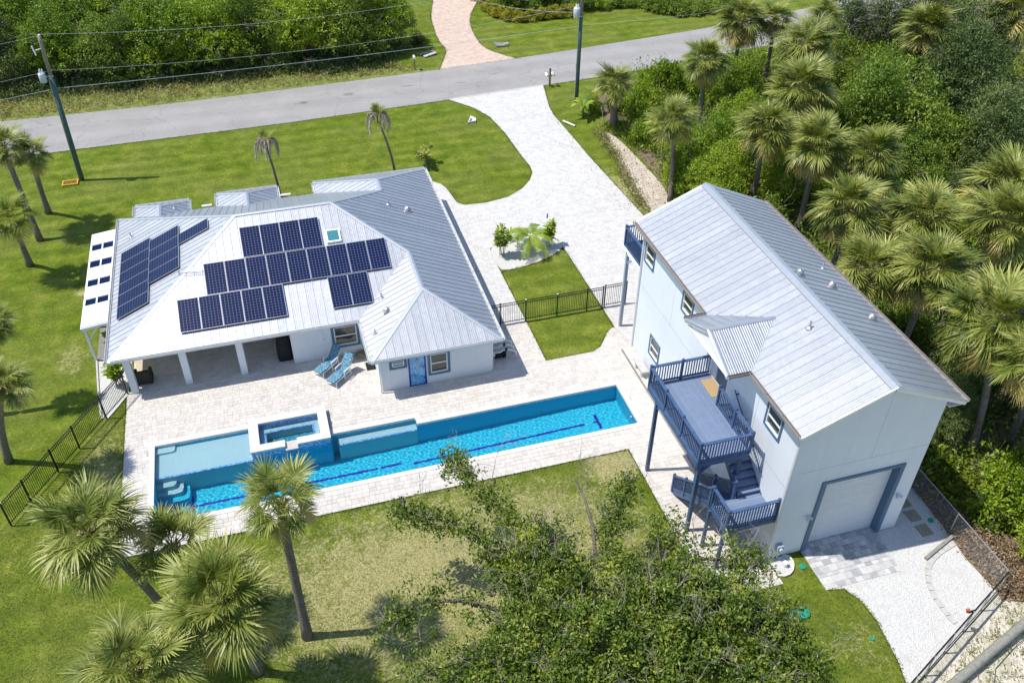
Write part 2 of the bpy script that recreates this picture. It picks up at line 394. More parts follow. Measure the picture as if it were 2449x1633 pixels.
ORG = {}
def link(name, me, parent=None, mat=None):
    o = bpy.data.objects.new(name, me); COL.objects.link(o)
    if mat is not None and me is not None and not me.materials: me.materials.append(MATS[mat])
    if parent is not None: o.parent = parent; ORG[o.name] = ORG.get(parent.name, (0,0,0))
    return o
def part(name, mb, mat, parent, smooth=False, kind=None, label=None):
    """one mesh (in world coordinates) as a child of a thing or of a part"""
    o = link(name, mb.mesh(name, ORG.get(parent.name, (0,0,0)), smooth), parent, mat)
    if kind: o['kind'] = kind
    if label: o['label'] = label
    return o
def thing(name, label, cat, loc=(0,0,0), group=None):
    o = bpy.data.objects.new(name, None); COL.objects.link(o); o.empty_display_size = .2
    o.location = loc; ORG[o.name] = tuple(loc); o['label'] = label; o['category'] = cat
    if group: o['group'] = group
    return o
def solo(name, mb, mat, label, cat, loc=(0,0,0), group=None, smooth=False):
    o = link(name, mb.mesh(name, tuple(loc), smooth), None, mat); o.location = loc
    o['label'] = label; o['category'] = cat
    if group: o['group'] = group
    return o
def struct(name, mb, mat, kind='structure', smooth=False):
    o = link(name, mb.mesh(name, (0,0,0), smooth), None, mat); o['kind'] = kind; return o
def shared(name, me, parent, loc=(0,0,0), rot=(0,0,0), scale=None):
    o = bpy.data.objects.new(name, me); COL.objects.link(o); o.parent = parent
    g = ORG.get(parent.name, (0,0,0)); o.location = (loc[0]-g[0], loc[1]-g[1], loc[2]-g[2]); o.rotation_euler = rot
    if scale is not None: o.scale = scale if not isinstance(scale, (int, float)) else (scale,)*3
    return o
def copy_tree(o, loc=None, rotz=None, scale=None, parent=None, label=None):
    c = o.copy(); COL.objects.link(c); c.parent = parent
    if loc is not None: c.location = loc
    if rotz is not None: c.rotation_euler = (0, 0, rotz)
    if scale is not None: c.scale = (scale,)*3 if isinstance(scale, (int, float)) else scale
    if label: c['label'] = label
    for ch in o.children: copy_tree(ch, parent=c)
    return c

# 2-D polygon helpers
def inside(p, poly):
    x, y = p; r = False; j = len(poly)-1
    for i in range(len(poly)):
        xi, yi = poly[i]; xj, yj = poly[j]
        if (yi > y) != (yj > y) and x < (xj-xi)*(y-yi)/(yj-yi)+xi: r = not r
        j = i
    return r
def clip_rect(poly, x0, x1, y0, y1):
    def cl(pts, ax, lim, sgn):
        out = []
        for i in range(len(pts)):
            a = pts[i-1]; b = pts[i]
            ia = sgn*(a[ax]-lim) <= 1e-9; ib = sgn*(b[ax]-lim) <= 1e-9
            if ia != ib:
                t = (lim-a[ax])/(b[ax]-a[ax]); out.append((a[0]+t*(b[0]-a[0]), a[1]+t*(b[1]-a[1])))
            if ib: out.append(b)
        return out
    for ax, lim, sg in ((0, x0, -1), (0, x1, 1), (1, y0, -1), (1, y1, 1)):
        poly = cl(poly, ax, lim, sg)
        if len(poly) < 3: return []
    return poly
def area(p): return abs(sum(p[i-1][0]*p[i][1]-p[i][0]*p[i-1][1] for i in range(len(p))))/2
def smooth_poly(pts, n=2):
    for _ in range(n):
        out = []
        for i in range(len(pts)):
            a = pts[i]; b = pts[(i+1) % len(pts)]
            out += [(a[0]*.75+b[0]*.25, a[1]*.75+b[1]*.25), (a[0]*.25+b[0]*.75, a[1]*.25+b[1]*.75)]
        pts = out
    return pts
def smooth_line(pts, n=2):
    for _ in range(n):
        out = [pts[0]]
        for a, b in zip(pts[:-1], pts[1:]):
            out += [tuple(a[i]*.75+b[i]*.25 for i in range(len(a))), tuple(a[i]*.25+b[i]*.75 for i in range(len(a)))]
        out.append(pts[-1]); pts = out
    return pts
def sheet(poly, z):
    """flat polygon as a triangulated sheet"""
    me = bmesh.new(); vs = [me.verts.new((x, y, z)) for x, y in poly]
    f = me.faces.new(vs)
    if f.normal.z < 0 or area(poly) == 0: pass
    bmesh.ops.triangulate(me, faces=[f]); me.normal_update()
    mb = MB(); me.verts.index_update()
    mb.v = [tuple(v.co) for v in me.verts]; mb.f = [tuple(v.index for v in f.verts) for f in me.faces]
    me.free(); return mb
# ------------------------------------------------------------------ ground and roads
def grid_sheet(xs, ys, z, pred):
    mb = MB()
    for a, b in zip(xs[:-1], xs[1:]):
        for c, d in zip(ys[:-1], ys[1:]):
            if pred((a+b)/2, (c+d)/2): mb.quad((a,c,z),(b,c,z),(b,d,z),(a,d,z))
    return mb
LAP = (-7.51, 15.38, 28.62, 31.60); SHELF = (-7.51, -3.05, 31.60, 33.54); ALC = (.66, 4.83, 31.60, 32.05); SPA = (-3.05, .60, 31.50, 33.75)
def in_r(x, y, r, g=0): return r[0]-g < x < r[1]+g and r[2]-g < y < r[3]+g
def in_pool(x, y, g=0): return any(in_r(x, y, r, g) for r in (LAP, SHELF, ALC, SPA))
XS = [-220, -7.51, -3.05, .60, .66, 4.83, 15.38, 260]; YS = [-80, 28.62, 31.50, 31.60, 32.05, 33.54, 33.75, 330]
struct('ground', grid_sheet(XS, YS, -.045, lambda x, y: not in_pool(x, y)), 'lawn')

road_near = [(-60, 66.4), (-18.6, 66.9), (-8.1, 67.2), (.8, 67.4), (5.7, 67.7), (15.25, 68.31), (23.63, 69.05), (28.1, 69.4), (32.6, 70.0), (42, 71.4), (52.9, 73.2), (57.8, 74.4), (75, 79.5), (110, 94)]
road_far = [(-60, 73.6), (-19.5, 73.65), (-12.8, 73.6), (-5.9, 73.6), (6.6, 74.2), (15.84, 74.75), (23.3, 75.44), (41.4, 77.7), (44.7, 78.3), (54.4, 80.25), (61.7, 81.9), (75, 86.0), (106, 99)]
rn = smooth_line(road_near, 1); rf = smooth_line(road_far, 1)
struct('road', sheet(rn + rf[::-1], -.02), 'asphalt')
struct('verge', sheet([(-60, 73.2), (-19.5, 73.3), (-5.9, 73.3), (6.6, 73.9), (15.3, 74.5), (14.5, 75.6), (11, 76.4), (5, 76.6), (0, 77.5), (-9, 79.0), (-25, 80), (-60, 80)], -.034), 'verge')
red_l = [(15.84, 74.6), (16.9, 77.2), (17.62, 79.1), (17.4, 81.0), (17.46, 83.1), (18.0, 87.7), (19.4, 93), (21.5, 100)]
red_r = [(26, 99), (23.93, 91.7), (22.13, 87.9), (21.3, 85.0), (20.97, 81.7), (21.0, 78.9), (21.8, 77.2), (23.3, 75.3)]
struct('neighbour_driveway', sheet(smooth_line(red_l, 1) + smooth_line(red_r, 1), -.028), 'paver_red')
struct('sand_bed', sheet(smooth_poly([(25.0, 59.2), (26.0, 59.2), (26.3, 54.4), (26.4, 49.8), (25.9, 47.6), (23.75, 46.9), (23.95, 50.9), (24.7, 54.9)], 2), -.03), 'sand')
struct('forest_floor', sheet(smooth_poly([(26.2, 60.5), (27.5, 67.2), (35, 68.5), (52, 71.5), (75, 77), (120, 90), (120, 5), (33, 5), (27.6, 14), (26.0, 20.5), (25.6, 36), (24.6, 44), (26.4, 49), (26.6, 55)], 1), -.036), 'soil')
struct('fence_line_soil', sheet([(25.6, 21.6), (25.6, 15.0), (27.0, 14.4), (28.3, 14.6), (27.4, 17.5), (27.0, 23)], -.030), 'soil')
gr = [(18.96, 17.44), (19.7, 17.29), (20.05, 16.6), (20.12, 15.64), (19.95, 14.59), (19.85, 13.86), (19.5, 12.66), (20.4, 13.02), (25.67, 15.33), (25.55, 17.07), (25.72, 19.04), (25.84, 21.4), (25.8, 32), (23.66, 32), (23.66, 19.5), (22.72, 19.5), (22.5, 17.4)]
struct('gravel_yard', sheet(gr, -.022), 'shell_gravel')
struct('sandy_lot', sheet([(19.5, 12.6), (20.4, 12.98), (25.67, 15.28), (27.6, 15.2), (30, 12), (30, 2), (10, 2), (17, 10.5)], -.031), 'sandy_lot')
bed = smooth_poly([(12.5, 45.8), (13.05, 46.3), (14.14, 46.65), (16.17, 46.5), (16.98, 45.6), (17.0, 44.6), (15.9, 43.95), (14.3, 43.37), (12.6, 43.2), (12.42, 44.0), (12.42, 44.9)], 1)
struct('planting_bed', sheet(bed, -.024), 'shell_gravel')
struct('side_gravel', sheet([(-10.5, 41.2), (-10.05, 36.3), (-9.7, 36.2), (-8.82, 37.8), (-8.7, 41.5)], -.026), 'shell_gravel')
kb = MB()
for a, b in zip([(-10.52, 41.1), (-10.3, 38.6), (-10.05, 36.4)][:-1], [(-10.52, 41.1), (-10.3, 38.6), (-10.05, 36.4)][1:]): kb.bar((*a, 0), (*b, 0), .09, .09)
struct('edging_kerb', kb, 'concrete')

# ------------------------------------------------------------------ pavers
def tone_mesh(me, tones):
    at = me.attributes.new('tone', 'FLOAT', 'FACE'); at.data.foreach_set('value', tones)
def pave(sname, poly, base_mat, mat, skip, seed, base_cells=None, row=.232, n_parts=300, near=(0., 0.), label=None):
    rng = random.Random(seed)
    base = struct(sname, base_cells if base_cells is not None else sheet(poly, -.018), base_mat)
    xs = [p[0] for p in poly]; ys = [p[1] for p in poly]
    cand = []
    y = min(ys); r = 0
    while y < max(ys):
        hgt = row * rng.choice((1, 1, 1, 1.32, .72)); x = min(xs) - rng.random()*.3
        while x < max(xs):
            wd = rng.choice((.2, .25, .25, .32, .32, .4)) 
            cx, cy = x+wd/2, y+hgt/2
            x0, x1, y0, y1 = x+.004, x+wd-.004, y+.004, y+hgt-.004
            x += wd
            if skip and skip(cx, cy): continue
            ins = [inside(q, poly) for q in ((x0,y0),(x1,y0),(x1,y1),(x0,y1))]
            if all(ins): pg = None
            elif any(ins) or inside((cx, cy), poly):
                pg = clip_rect(poly, x0, x1, y0, y1)
                if len(pg) < 3 or area(pg) < .004: continue
            else: continue
            cand.append((cx, cy, wd, hgt, pg, (x0, x1, y0, y1), rng.random()))
        y += hgt
    cand.sort(key=lambda c: (c[0]-near[0])**2 + (c[1]-near[1])**2)
    cache = {}; cnt = 0; rest = []
    for c in cand:
        if cnt < n_parts and c[4] is None:
            tq = round(c[6]*7)/7; key = (c[2], round(c[3], 3), tq)
            if key not in cache:
                mb = MB(); a, b = c[2]/2-.004, c[3]/2-.004; e = .006
                mb.v = [(-a,-b,-.03),(a,-b,-.03),(a,b,-.03),(-a,b,-.03),(-a,-b,-.006),(a,-b,-.006),(a,b,-.006),(-a,b,-.006),(-a+e,-b+e,0),(a-e,-b+e,0),(a-e,b-e,0),(-a+e,b-e,0)]
                mb.f = [(8,9,10,11)] + [(i,(i+1)%4,4+(i+1)%4,4+i) for i in range(4)] + [(4+i,4+(i+1)%4,8+(i+1)%4,8+i) for i in range(4)]
                me = mb.mesh('paver'); tone_mesh(me, [tq]*len(mb.f)); me.materials.append(MATS[mat]); cache[key] = me
            shared('paver', cache[key], base, (c[0], c[1], rng.uniform(-.002, .003)))
            cnt += 1
        else: rest.append(c)
    mb = MB(); tones = []
    for c in rest:
        z = rng.uniform(-.002, .003); n = len(mb.f)
        pg = c[4] or [(c[5][0],c[5][2]),(c[5][1],c[5][2]),(c[5][1],c[5][3]),(c[5][0],c[5][3])]
        k = len(pg); s = len(mb.v)
        mb.v += [(p[0],p[1],-.03) for p in pg] + [(p[0],p[1],z) for p in pg]
        mb.f.append(tuple(range(s+k, s+2*k))); mb.f += [(s+i, s+(i+1)%k, s+k+(i+1)%k, s+k+i) for i in range(k)]
        tones += [c[6]]*(len(mb.f)-n)
    me = mb.mesh('remaining_pavers'); tone_mesh(me, tones)
    o = link('remaining_pavers', me, base, mat); o['kind'] = 'stuff'
    return base
deck_poly = [(-8.87, 27.13), (14.22, 27.13), (14.22, 18.2), (17.40, 18.2), (17.40, 38.05), (17.09, 38.05), (17.09, 36.15), (16.85, 36.1), (16.5, 35.8), (16.1, 35.25), (15.7, 34.75), (15.17, 34.45), (12.45, 34.43), (12.46, 38.05), (9.47, 38.05), (9.47, 34.4), (3.65, 34.4), (3.65, 37.9), (-.45, 37.9), (-.45, 41.8), (-8.6, 41.8), (-8.6, 37.85), (-8.87, 37.85)]
straight = [(-8.87, 27.13), (14.22, 27.13), (14.22, 18.2), (17.40, 18.2), (17.40, 34.45), (9.47, 34.45), (9.47, 34.4), (3.65, 34.4), (3.65, 37.9), (-.45, 37.9), (-.45, 41.8), (-8.6, 41.8), (-8.6, 37.85), (-8.87, 37.85)]
dx = sorted(set([p[0] for p in straight] + [-7.51, -3.05, .60, .66, 4.83, 15.38]))
dy = sorted(set([p[1] for p in straight] + [28.62, 31.5, 31.6, 32.05, 33.54, 33.75]))
dbase = grid_sheet(dx, dy, -.018, lambda x, y: inside((x, y), straight) and not in_pool(x, y))
for extra in ([(9.47, 34.45), (12.45, 34.45), (12.46, 38.07), (9.47, 38.07)], [(15.17, 34.45), (17.40, 34.45), (17.40, 38.07), (17.09, 38.07), (17.09, 36.15), (16.85, 36.1), (16.5, 35.8), (16.1, 35.25), (15.7, 34.75)]):
    e_ = sheet(extra, -.018); n_ = len(dbase.v); dbase.v += e_.v; dbase.f += [tuple(i+n_ for i in f) for f in e_.f]
pave('pool_deck', deck_poly, 'joint_sand', 'paver_light', lambda x, y: in_pool(x, y, .14), 11, dbase, near=(2, 20))
drive_poly = [(15.3, 68.25), (23.63, 69.0), (22.75, 64.73), (22.63, 63.28), (22.9, 55.4), (23.41, 47.1), (23.41, 34.45), (17.40, 34.45), (17.40, 38.07), (17.09, 38.07), (17.07, 40.4), (17.03, 44.13), (17.0, 44.6), (16.98, 45.6), (16.17, 46.5), (14.14, 46.65), (13.05, 46.3), (12.5, 45.8), (12.42, 44.9), (12.42, 43.1), (12.46, 38.07), (9.49, 38.07), (9.49, 52.3), (8.6, 52.3), (8.6, 55.7), (10.2, 55.6), (10.87, 55.24), (11.36, 54.76), (11.62, 54.02), (11.75, 52.9), (11.86, 51.9), (12.3, 51.45), (13.73, 51.35), (15.45, 51.72), (16.69, 52.55), (17.6, 53.6), (18.1, 54.6), (18.22, 55.6), (18.1, 57.2), (17.98, 61.19), (17.6, 64.3), (16.85, 66.2)]
pave('driveway', drive_poly, 'joint_sand', 'paver_drive', None, 12, near=(18, 30))
apron_poly = [(18.95, 17.42), (22.5, 17.4), (22.72, 19.5), (22.70, 20.0), (18.96, 20.0)]
pave('garage_apron', apron_poly, 'joint_sand', 'paver_apron', None, 13, row=.26, near=(20, 15))
# edge soldier course lines on the drive
def strip(pts, wd, z0, z1):
    mb = MB()
    for a, b in zip(pts[:-1], pts[1:]): mb.bar((a[0],a[1],(z0+z1)/2), (b[0],b[1],(z0+z1)/2), wd, z1-z0)
    return mb
struct('drive_apron_edge', strip([(15.25, 68.36), (23.66, 69.1)], .22, -.04, .012), 'concrete')
struct('channel_drain', strip([(16.72, 34.2), (16.72, 24.0)], .12, -.02, .008), 'concrete_dark')
struct('deck_channel_drain', strip([(-8.0, 37.55), (3.5, 37.55)], .05, -.02, .007), 'coping')
struct('deck_channel_drain', strip([(3.5, 34.1), (17.3, 34.1)], .05, -.02, .007), 'coping')
struct('deck_channel_drain', strip([(3.35, 34.1), (3.35, 36.3)], .05, -.02, .007), 'coping')

# ------------------------------------------------------------------ pool
pool = thing('swimming_pool', 'long blue lap pool with shallow sun shelf, set in pale paving', 'pool', (4, 30, 0))
def floor_z(x): return -1.55 - .5*min(1, max(0, (13.5-x)/11.0))
wl = MB()   # walls, facing in
D = -2.0
def wallq(x0, y0, x1, y1, zb=-2.2, zt=-.04): wl.quad((x0,y0,zb),(x1,y1,zb),(x1,y1,zt),(x0,y0,zt))
wallq(-7.51,28.62, 15.38,28.62); wallq(15.38,28.62, 15.38,31.6); wallq(15.38,31.6, 4.83,31.6)
wallq(4.83,31.6, 4.83,32.05); wallq(4.83,32.05, .66,32.05); wallq(.66,32.05, .66,31.6); wallq(.66,31.6, .6,31.6); wallq(.6, 31.6, .6, 31.5); wallq(.6,31.5, -3.05,31.5)
wallq(-3.05,31.5, -3.05,33.54); wallq(-3.05,33.54, -7.51,33.54); wallq(-7.51,33.54, -7.51,28.62)
part('wall', wl, 'plaster', pool)
fl = MB(); xs = [-7.51+ i*(22.89/24) for i in range(25)]
for a, b in zip(xs[:-1], xs[1:]): fl.quad((a,28.62,floor_z(a)),(b,28.62,floor_z(b)),(b,31.6,floor_z(b)),(a,31.6,floor_z(a)))
part('floor', fl, 'plaster', pool)
part('sun_shelf', MB().box(-7.5, -3.06, 31.56, 33.53, -2.1, -.36), 'shelf_plaster', pool)
part('shelf_tile_edge', MB().box(-7.5, -3.06, 31.545, 31.64, -.40, -.355), 'mosaic', pool)
def rstep(x0, x1, y0, y1, z0, z1, r=.25):
    mb = MB(); pg = [(x0,y1),(x0,y0),(x1-r,y0)]
    pg += [(x1-r+r*math.sin(t), y0+r-r*math.cos(t)) for t in [i*PI/12 for i in range(1, 7)]] + [(x1,y1)]
    return mb.prism(pg, z0, z1)
part('step', rstep(-7.5, -6.62, 31.2, 31.55, -2.1, -.75), 'shelf_plaster', pool)
part('step', rstep(-7.5, -6.35, 30.92, 31.55, -2.1, -1.1), 'shelf_plaster', pool)
part('step', rstep(-7.5, -6.1, 30.62, 31.55, -2.1, -1.45), 'plaster', pool)
part('step', rstep(-7.5, -6.6, 33.14, 33.53, -.36, -.2, .16), 'shelf_plaster', pool)
part('bench', MB().box(.95, 4.82, 31.53, 32.04, -2.1, -.5), 'shelf_plaster', pool)
part('alcove_floor', MB().box(.665, .95, 31.6, 32.045, -2.3, -2.0), 'plaster', pool)
part('bench_tile_edge', MB().box(.95, 4.825, 31.515, 31.61, -.54, -.495), 'mosaic', pool)
wt = MB()
for (x0,y0,x1,y1) in ((-7.5,28.63,15.37,28.63),(15.37,28.63,15.37,31.59),(4.83,31.59,15.37,31.59),(.67,32.04,4.82,32.04),(-7.5,33.53,-3.06,33.53),(-7.5,28.63,-7.5,33.53)):
    wt.bar((x0,y0,-.12),(x1,y1,-.12), .012, .15)
part('waterline_tile', wt, 'mosaic', pool)
def lane(x0, x1, y, w=.13):
    mb = MB(); n = max(2, int((x1-x0)/1.0)); s = [x0+(x1-x0)*i/n for i in range(n+1)]
    for a, b in zip(s[:-1], s[1:]): mb.quad((a,y-w/2,floor_z(a)+.006),(b,y-w/2,floor_z(b)+.006),(b,y+w/2,floor_z(b)+.006),(a,y+w/2,floor_z(a)+.006))
    return mb
part('lane_line', lane(4.3, 13.9, 30.25), 'lane_tile', pool)
part('lane_line', lane(-6.1, 3.75, 30.45), 'lane_tile', pool)
for xx, yy in ((13.9, 30.25), (-6.1, 30.6)):
    z = floor_z(xx)+.012
    part('lane_cross_bar', MB().box(xx-.08, xx+.08, yy-.52, yy+.52, z-.004, z), 'lane_tile', pool)
def cope(x0, x1, y0, y1): part('coping', MB().box(x0, x1, y0, y1, -.1, .022), 'coping', pool)
cope(-7.74, 15.61, 28.39, 28.645); cope(15.355, 15.61, 28.645, 31.9); cope(4.86, 15.355, 31.575, 31.9); cope(4.805, 5.08, 31.9, 32.33)
cope(.62, 4.805, 32.025, 32.33); cope(-7.79, -3.07, 33.515, 33.84); cope(-7.74, -7.485, 28.645, 33.515)
part('return_fitting', MB().lathe([(.05,0),(.05,.03)], (15.3, 29.4, -.35), 12), 'white_plastic', pool)
# water: a rippled refracting sheet, so that the sun draws real caustics on the floor
def water_mat():
    a = N('pool_water')
    g = a.n('ShaderNodeBsdfGlossy'); g.inputs['Roughness'].default_value = .02
    t = a.n('ShaderNodeBsdfRefraction'); t.inputs['IOR'].default_value = 1.33; t.inputs['Roughness'].default_value = 0
    t.inputs['Color'].default_value = (.96, .99, 1, 1)
    fr = a.n('ShaderNodeFresnel'); fr.inputs['IOR'].default_value = 1.33
    ms = a.n('ShaderNodeMixShader'); a.l(fr.outputs[0], ms.inputs[0]); a.l(t.outputs[0], ms.inputs[1]); a.l(g.outputs[0], ms.inputs[2])
    a.l(ms.outputs[0], a.out.inputs['Surface'])
water_mat()
def water_sheet(name, x0, x1, y0, y1, z, pred, step, seed, amp=.02):
    nx, ny = int((x1-x0)/step)+2, int((y1-y0)/step)+2
    X = np.linspace(x0, x1, nx); Y = np.linspace(y0, y1, ny); gx, gy = np.meshgrid(X, Y, indexing='ij')
    rg = np.random.default_rng(seed); h = np.zeros_like(gx)
    for i in range(34):
        k = rg.uniform(12, 46); a = rg.uniform(0, 2*PI); h += amp/k*np.sin(k*(gx*math.cos(a)+gy*math.sin(a))+rg.uniform(0, 6.3))
    calm = np.where((gx < -3.05) & (gy > 31.4), .85, 1.0); h *= calm
    v = np.stack([gx, gy, z+h], -1).reshape(-1, 3); I = np.arange(nx*ny).reshape(nx, ny)
    cx = (X[:-1]+X[1:])/2; cy = (Y[:-1]+Y[1:])/2
    ok = np.array([[pred(a, b) for b in cy] for a in cx])
    q = np.stack([I[:-1, :-1], I[1:, :-1], I[1:, 1:], I[:-1, 1:]], -1)[ok]
    me = bpy.data.meshes.new(name); me.vertices.add(len(v)); me.vertices.foreach_set('co', v.reshape(-1).astype(np.float32))
    me.loops.add(4*len(q)); me.loops.foreach_set('vertex_index', q.reshape(-1).astype(np.int32)); me.polygons.add(len(q)); me.polygons.foreach_set('loop_start', np.arange(len(q), dtype=np.int32)*4)
    me.update(calc_edges=True); me.shade_smooth()
    o = link(name, me, None, 'pool_water'); o['kind'] = 'structure'; o.cycles.is_caustics_caster = True; return o
water_sheet('pool_water', -7.52, 15.39, 28.61, 33.56, -.13, lambda x, y: in_r(x, y, LAP, .03) or in_r(x, y, SHELF, .03) or in_r(x, y, ALC, .03), .030, 4, .0056)
for q in pool.children: q.cycles.is_caustics_receiver = True

spa = thing('spa', 'raised square white rimmed spa with stepped blue tile inside, beside the pool', 'spa', (-1.2, 32.6, 0))
x0, x1, y0, y1 = SPA; c = .40
part('rim', MB().box(x0-.06, x1+.04, y1-c, y1+.03, .26, .36), 'coping', spa); part('rim', MB().box(x0-.06, x0+c, y0+c, y1-c, .26, .36), 'coping', spa)
part('rim', MB().box(x1-c, x1+.04, y0+c, y1-c, .26, .36), 'coping', spa); part('rim', MB().box(x0-.06, -1.5, y0-.03, y0+c, .26, .36), 'coping', spa); part('rim', MB().box(-.93, x1+.04, y0-.03, y0+c, .26, .36), 'coping', spa)
def tub(z0, z1, a, b, mat, nm):
    mb = MB(); mb.box(x0+a, x1-a, y0+a, y0+b, z0, z1); mb.box(x0+a, x1-a, y1-b, y1-a, z0, z1); mb.box(x0+a, x0+b, y0+b, y1-b, z0, z1); mb.box(x1-b, x1-a, y0+b, y1-b, z0, z1)
    part(nm, mb, mat, spa)
ow = MB()
ow.box(x0-.02, -1.5, y0, y0+.38, -.34, .26); ow.box(-.93, x1, y0, y0+.38, -.34, .26); ow.box(-1.5, -.93, y0, y0+.38, -.34, .16); ow.box(x0-.02, x1, y1-.38, y1, -1.0, .26); ow.box(x0-.02, x0+.38, y0+.38, y1-.38, -2.0, .26); ow.box(x1-.38, x1, y0+.38, y1-.38, -1.0, .26)
part('wall', ow, 'mosaic', spa)
part('footing', MB().box(x0-.02, x1, y0+.01, y0+.38, -2.2, -.34), 'plaster', spa)
tub(-.9, -.22, .38, .72, 'shelf_plaster', 'seat'); tub(-.24, -.21, .64, .725, 'mosaic', 'seat_tile_edge')
part('floor', MB().box(x0+.38, x1-.38, y0+.38, y1-.38, -1.0, -.9), 'spa_plaster', spa)
part('spillway', MB().box(-1.5, -.93, y0-.16, y0+.42, .16, .2), 'paver_light', spa)
water_sheet('spa_water', x0+.37, x1-.37, y0+.37, y1-.37, .175, lambda x, y: True, .04, 6, .010)
for q in spa.children: q.cycles.is_caustics_receiver = True
# ------------------------------------------------------------------ roofs made of standing seam pans
def interp(pts):
    def f(u):
        if u <= pts[0][0]: return pts[0][1]
        for (a, fa), (b, fb) in zip(pts[:-1], pts[1:]):
            if u <= b: return fa + (fb-fa)*(u-a)/(b-a) if b > a else fb
        return pts[-1][1]
    return f
def roof_plane(parent, W, u0, u1, lower, upper, pitch=.41, ribs=4, rib_h=.017, seam_h=.034):
    """W(u,d,h) -> world. One object per pan: striated pan, with its raised seam as a sub-part"""
    lo = interp(lower); up = interp(upper)
    brk = sorted(set([p[0] for p in lower] + [p[0] for p in upper]))
    n = max(1, round((u1-u0)/pitch)); w = (u1-u0)/n
    und = MB()
    for i in range(n):
        a = u0+i*w; b = a+w
        cols = []
        for k in range(ribs):
            c0 = a+.03+(w-.03)*(k/ribs); s = (w-.03)/ribs
            cols += [(c0, 0.0), (c0+s*.38, 0.0), (c0+s*.55, rib_h), (c0+s*.83, rib_h)]
        cols = [(a, 0.0)] + cols + [(b, 0.0)]
        # add the break points of the outline
        out = []
        for (p, hp), (q, hq) in zip(cols[:-1], cols[1:]):
            out.append((p, hp))
            for x in brk:
                if p+1e-4 < x < q-1e-4: out.append((x, hp+(hq-hp)*(x-p)/(q-p)))
        out.append(cols[-1])
        mb = MB(); prev = None
        for (x, h) in out:
            l, t = lo(x), up(x)
            if t-l < -1e-6: l = t = (l+t)/2
            mb.v += [W(x, l, h), W(x, t, h)]
        for j in range(len(out)-1):
            if (up(out[j][0])-lo(out[j][0])) + (up(out[j+1][0])-lo(out[j+1][0])) > .002:
                mb.f.append((2*j, 2*j+2, 2*j+3, 2*j+1))
        if not mb.f: continue
        pan = part('roof_panel', mb, 'metal_roof', parent)
        l, t = lo(a+.001), up(a+.001)
        if t-l > .08:
            s = MB(); ww = .016
            P = [W(a-ww, l, 0), W(a+ww, l, 0), W(a+ww*.6, l, seam_h), W(a-ww*.6, l, seam_h)]
            Q = [W(a-ww, t, 0), W(a+ww, t, 0), W(a+ww*.6, t, seam_h), W(a-ww*.6, t, seam_h)]
            s.v = P+Q; s.f = [(0,4,5,1),(1,5,6,2),(2,6,7,3),(3,7,4,0),(0,1,2,3)]
            part('seam', s, 'seam_edge', pan)
    # solid underside
    xs = sorted(set(brk + [u0, u1])); xs = [x for x in xs if u0-1e-6 <= x <= u1+1e-6]
    for a, b in zip(xs[:-1], xs[1:]):
        und.quad(W(a, lo(a+1e-5), -.05), W(b, lo(b-1e-5), -.05), W(b, up(b-1e-5), -.05), W(a, up(a+1e-5), -.05))
    part('roof_deck', und, 'white_paint', parent)
def caps(parent, lines, w=.26, mat='metal_flashing', lift=.035, name='ridge_cap'):
    for a, b in lines:
        mb = MB(); a = Vector(a); b = Vector(b); d = (b-a).normalized(); r = d.cross(Vector((0,0,1))).normalized()
        dz = w/2*.30
        up = Vector((0,0,lift))
        P = [a-r*w/2+up-Vector((0,0,dz)), a+up, a+r*w/2+up-Vector((0,0,dz))]; Q = [p+(b-a) for p in P]
        t = Vector((0,0,.03))
        mb.v = [tuple(x) for x in P+Q+[p-t for p in P]+[q-t for q in Q]]
        mb.f = [(0,3,4,1),(1,4,5,2),(0,6,9,3),(2,5,11,8),(0,1,2,8,7,6),(3,9,10,11,5,4)]
        part(name, mb, mat, parent)
def gutter_run(parent, pts, z, mat='gutter', out=.06):
    for a, b in zip(pts[:-1], pts[1:]):
        a = Vector((*a, z)); b = Vector((*b, z)); d = (b-a).normalized(); n = Vector((d.y, -d.x, 0))
        g = part('gutter', MB().bar(a+n*out-Vector((0,0,.06)), b+n*out-Vector((0,0,.06)), .11, .015).bar(a+n*(out+.055), b+n*(out+.055), .014, .13).bar(a+n*(out-.055), b+n*(out-.055), .014, .15), mat, parent)
        L = (b-a).length; k = max(1, int(L/1.0)); mb = MB()
        for i in range(1, k):
            p = a+d*(L*i/k); mb.bar(p+n*(out-.05)+Vector((0,0,.03)), p+n*(out+.06)+Vector((0,0,.03)), .035, .012)
        if mb.f: part('gutter_strap', mb, 'galvanised', g)
def cut_wall(mb, axis, c, thick, a0, a1, z0, z1, holes):
    """wall box on the plane axis=c (outer face at c, body behind by thick) with rectangular holes (a,b,zlo,zhi)"""
    A = sorted(set([a0, a1] + [h[0] for h in holes] + [h[1] for h in holes])); Z = sorted(set([z0, z1] + [h[2] for h in holes] + [h[3] for h in holes]))
    for p, q in zip(A[:-1], A[1:]):
        for r, s in zip(Z[:-1], Z[1:]):
            if any(h[0] < (p+q)/2 < h[1] and h[2] < (r+s)/2 < h[3] for h in holes): continue
            lo, hi = min(c, c+thick), max(c, c+thick)
            if axis == 'y': mb.box(p, q, lo, hi, r, s)
            else: mb.box(lo, hi, p, q, r, s)
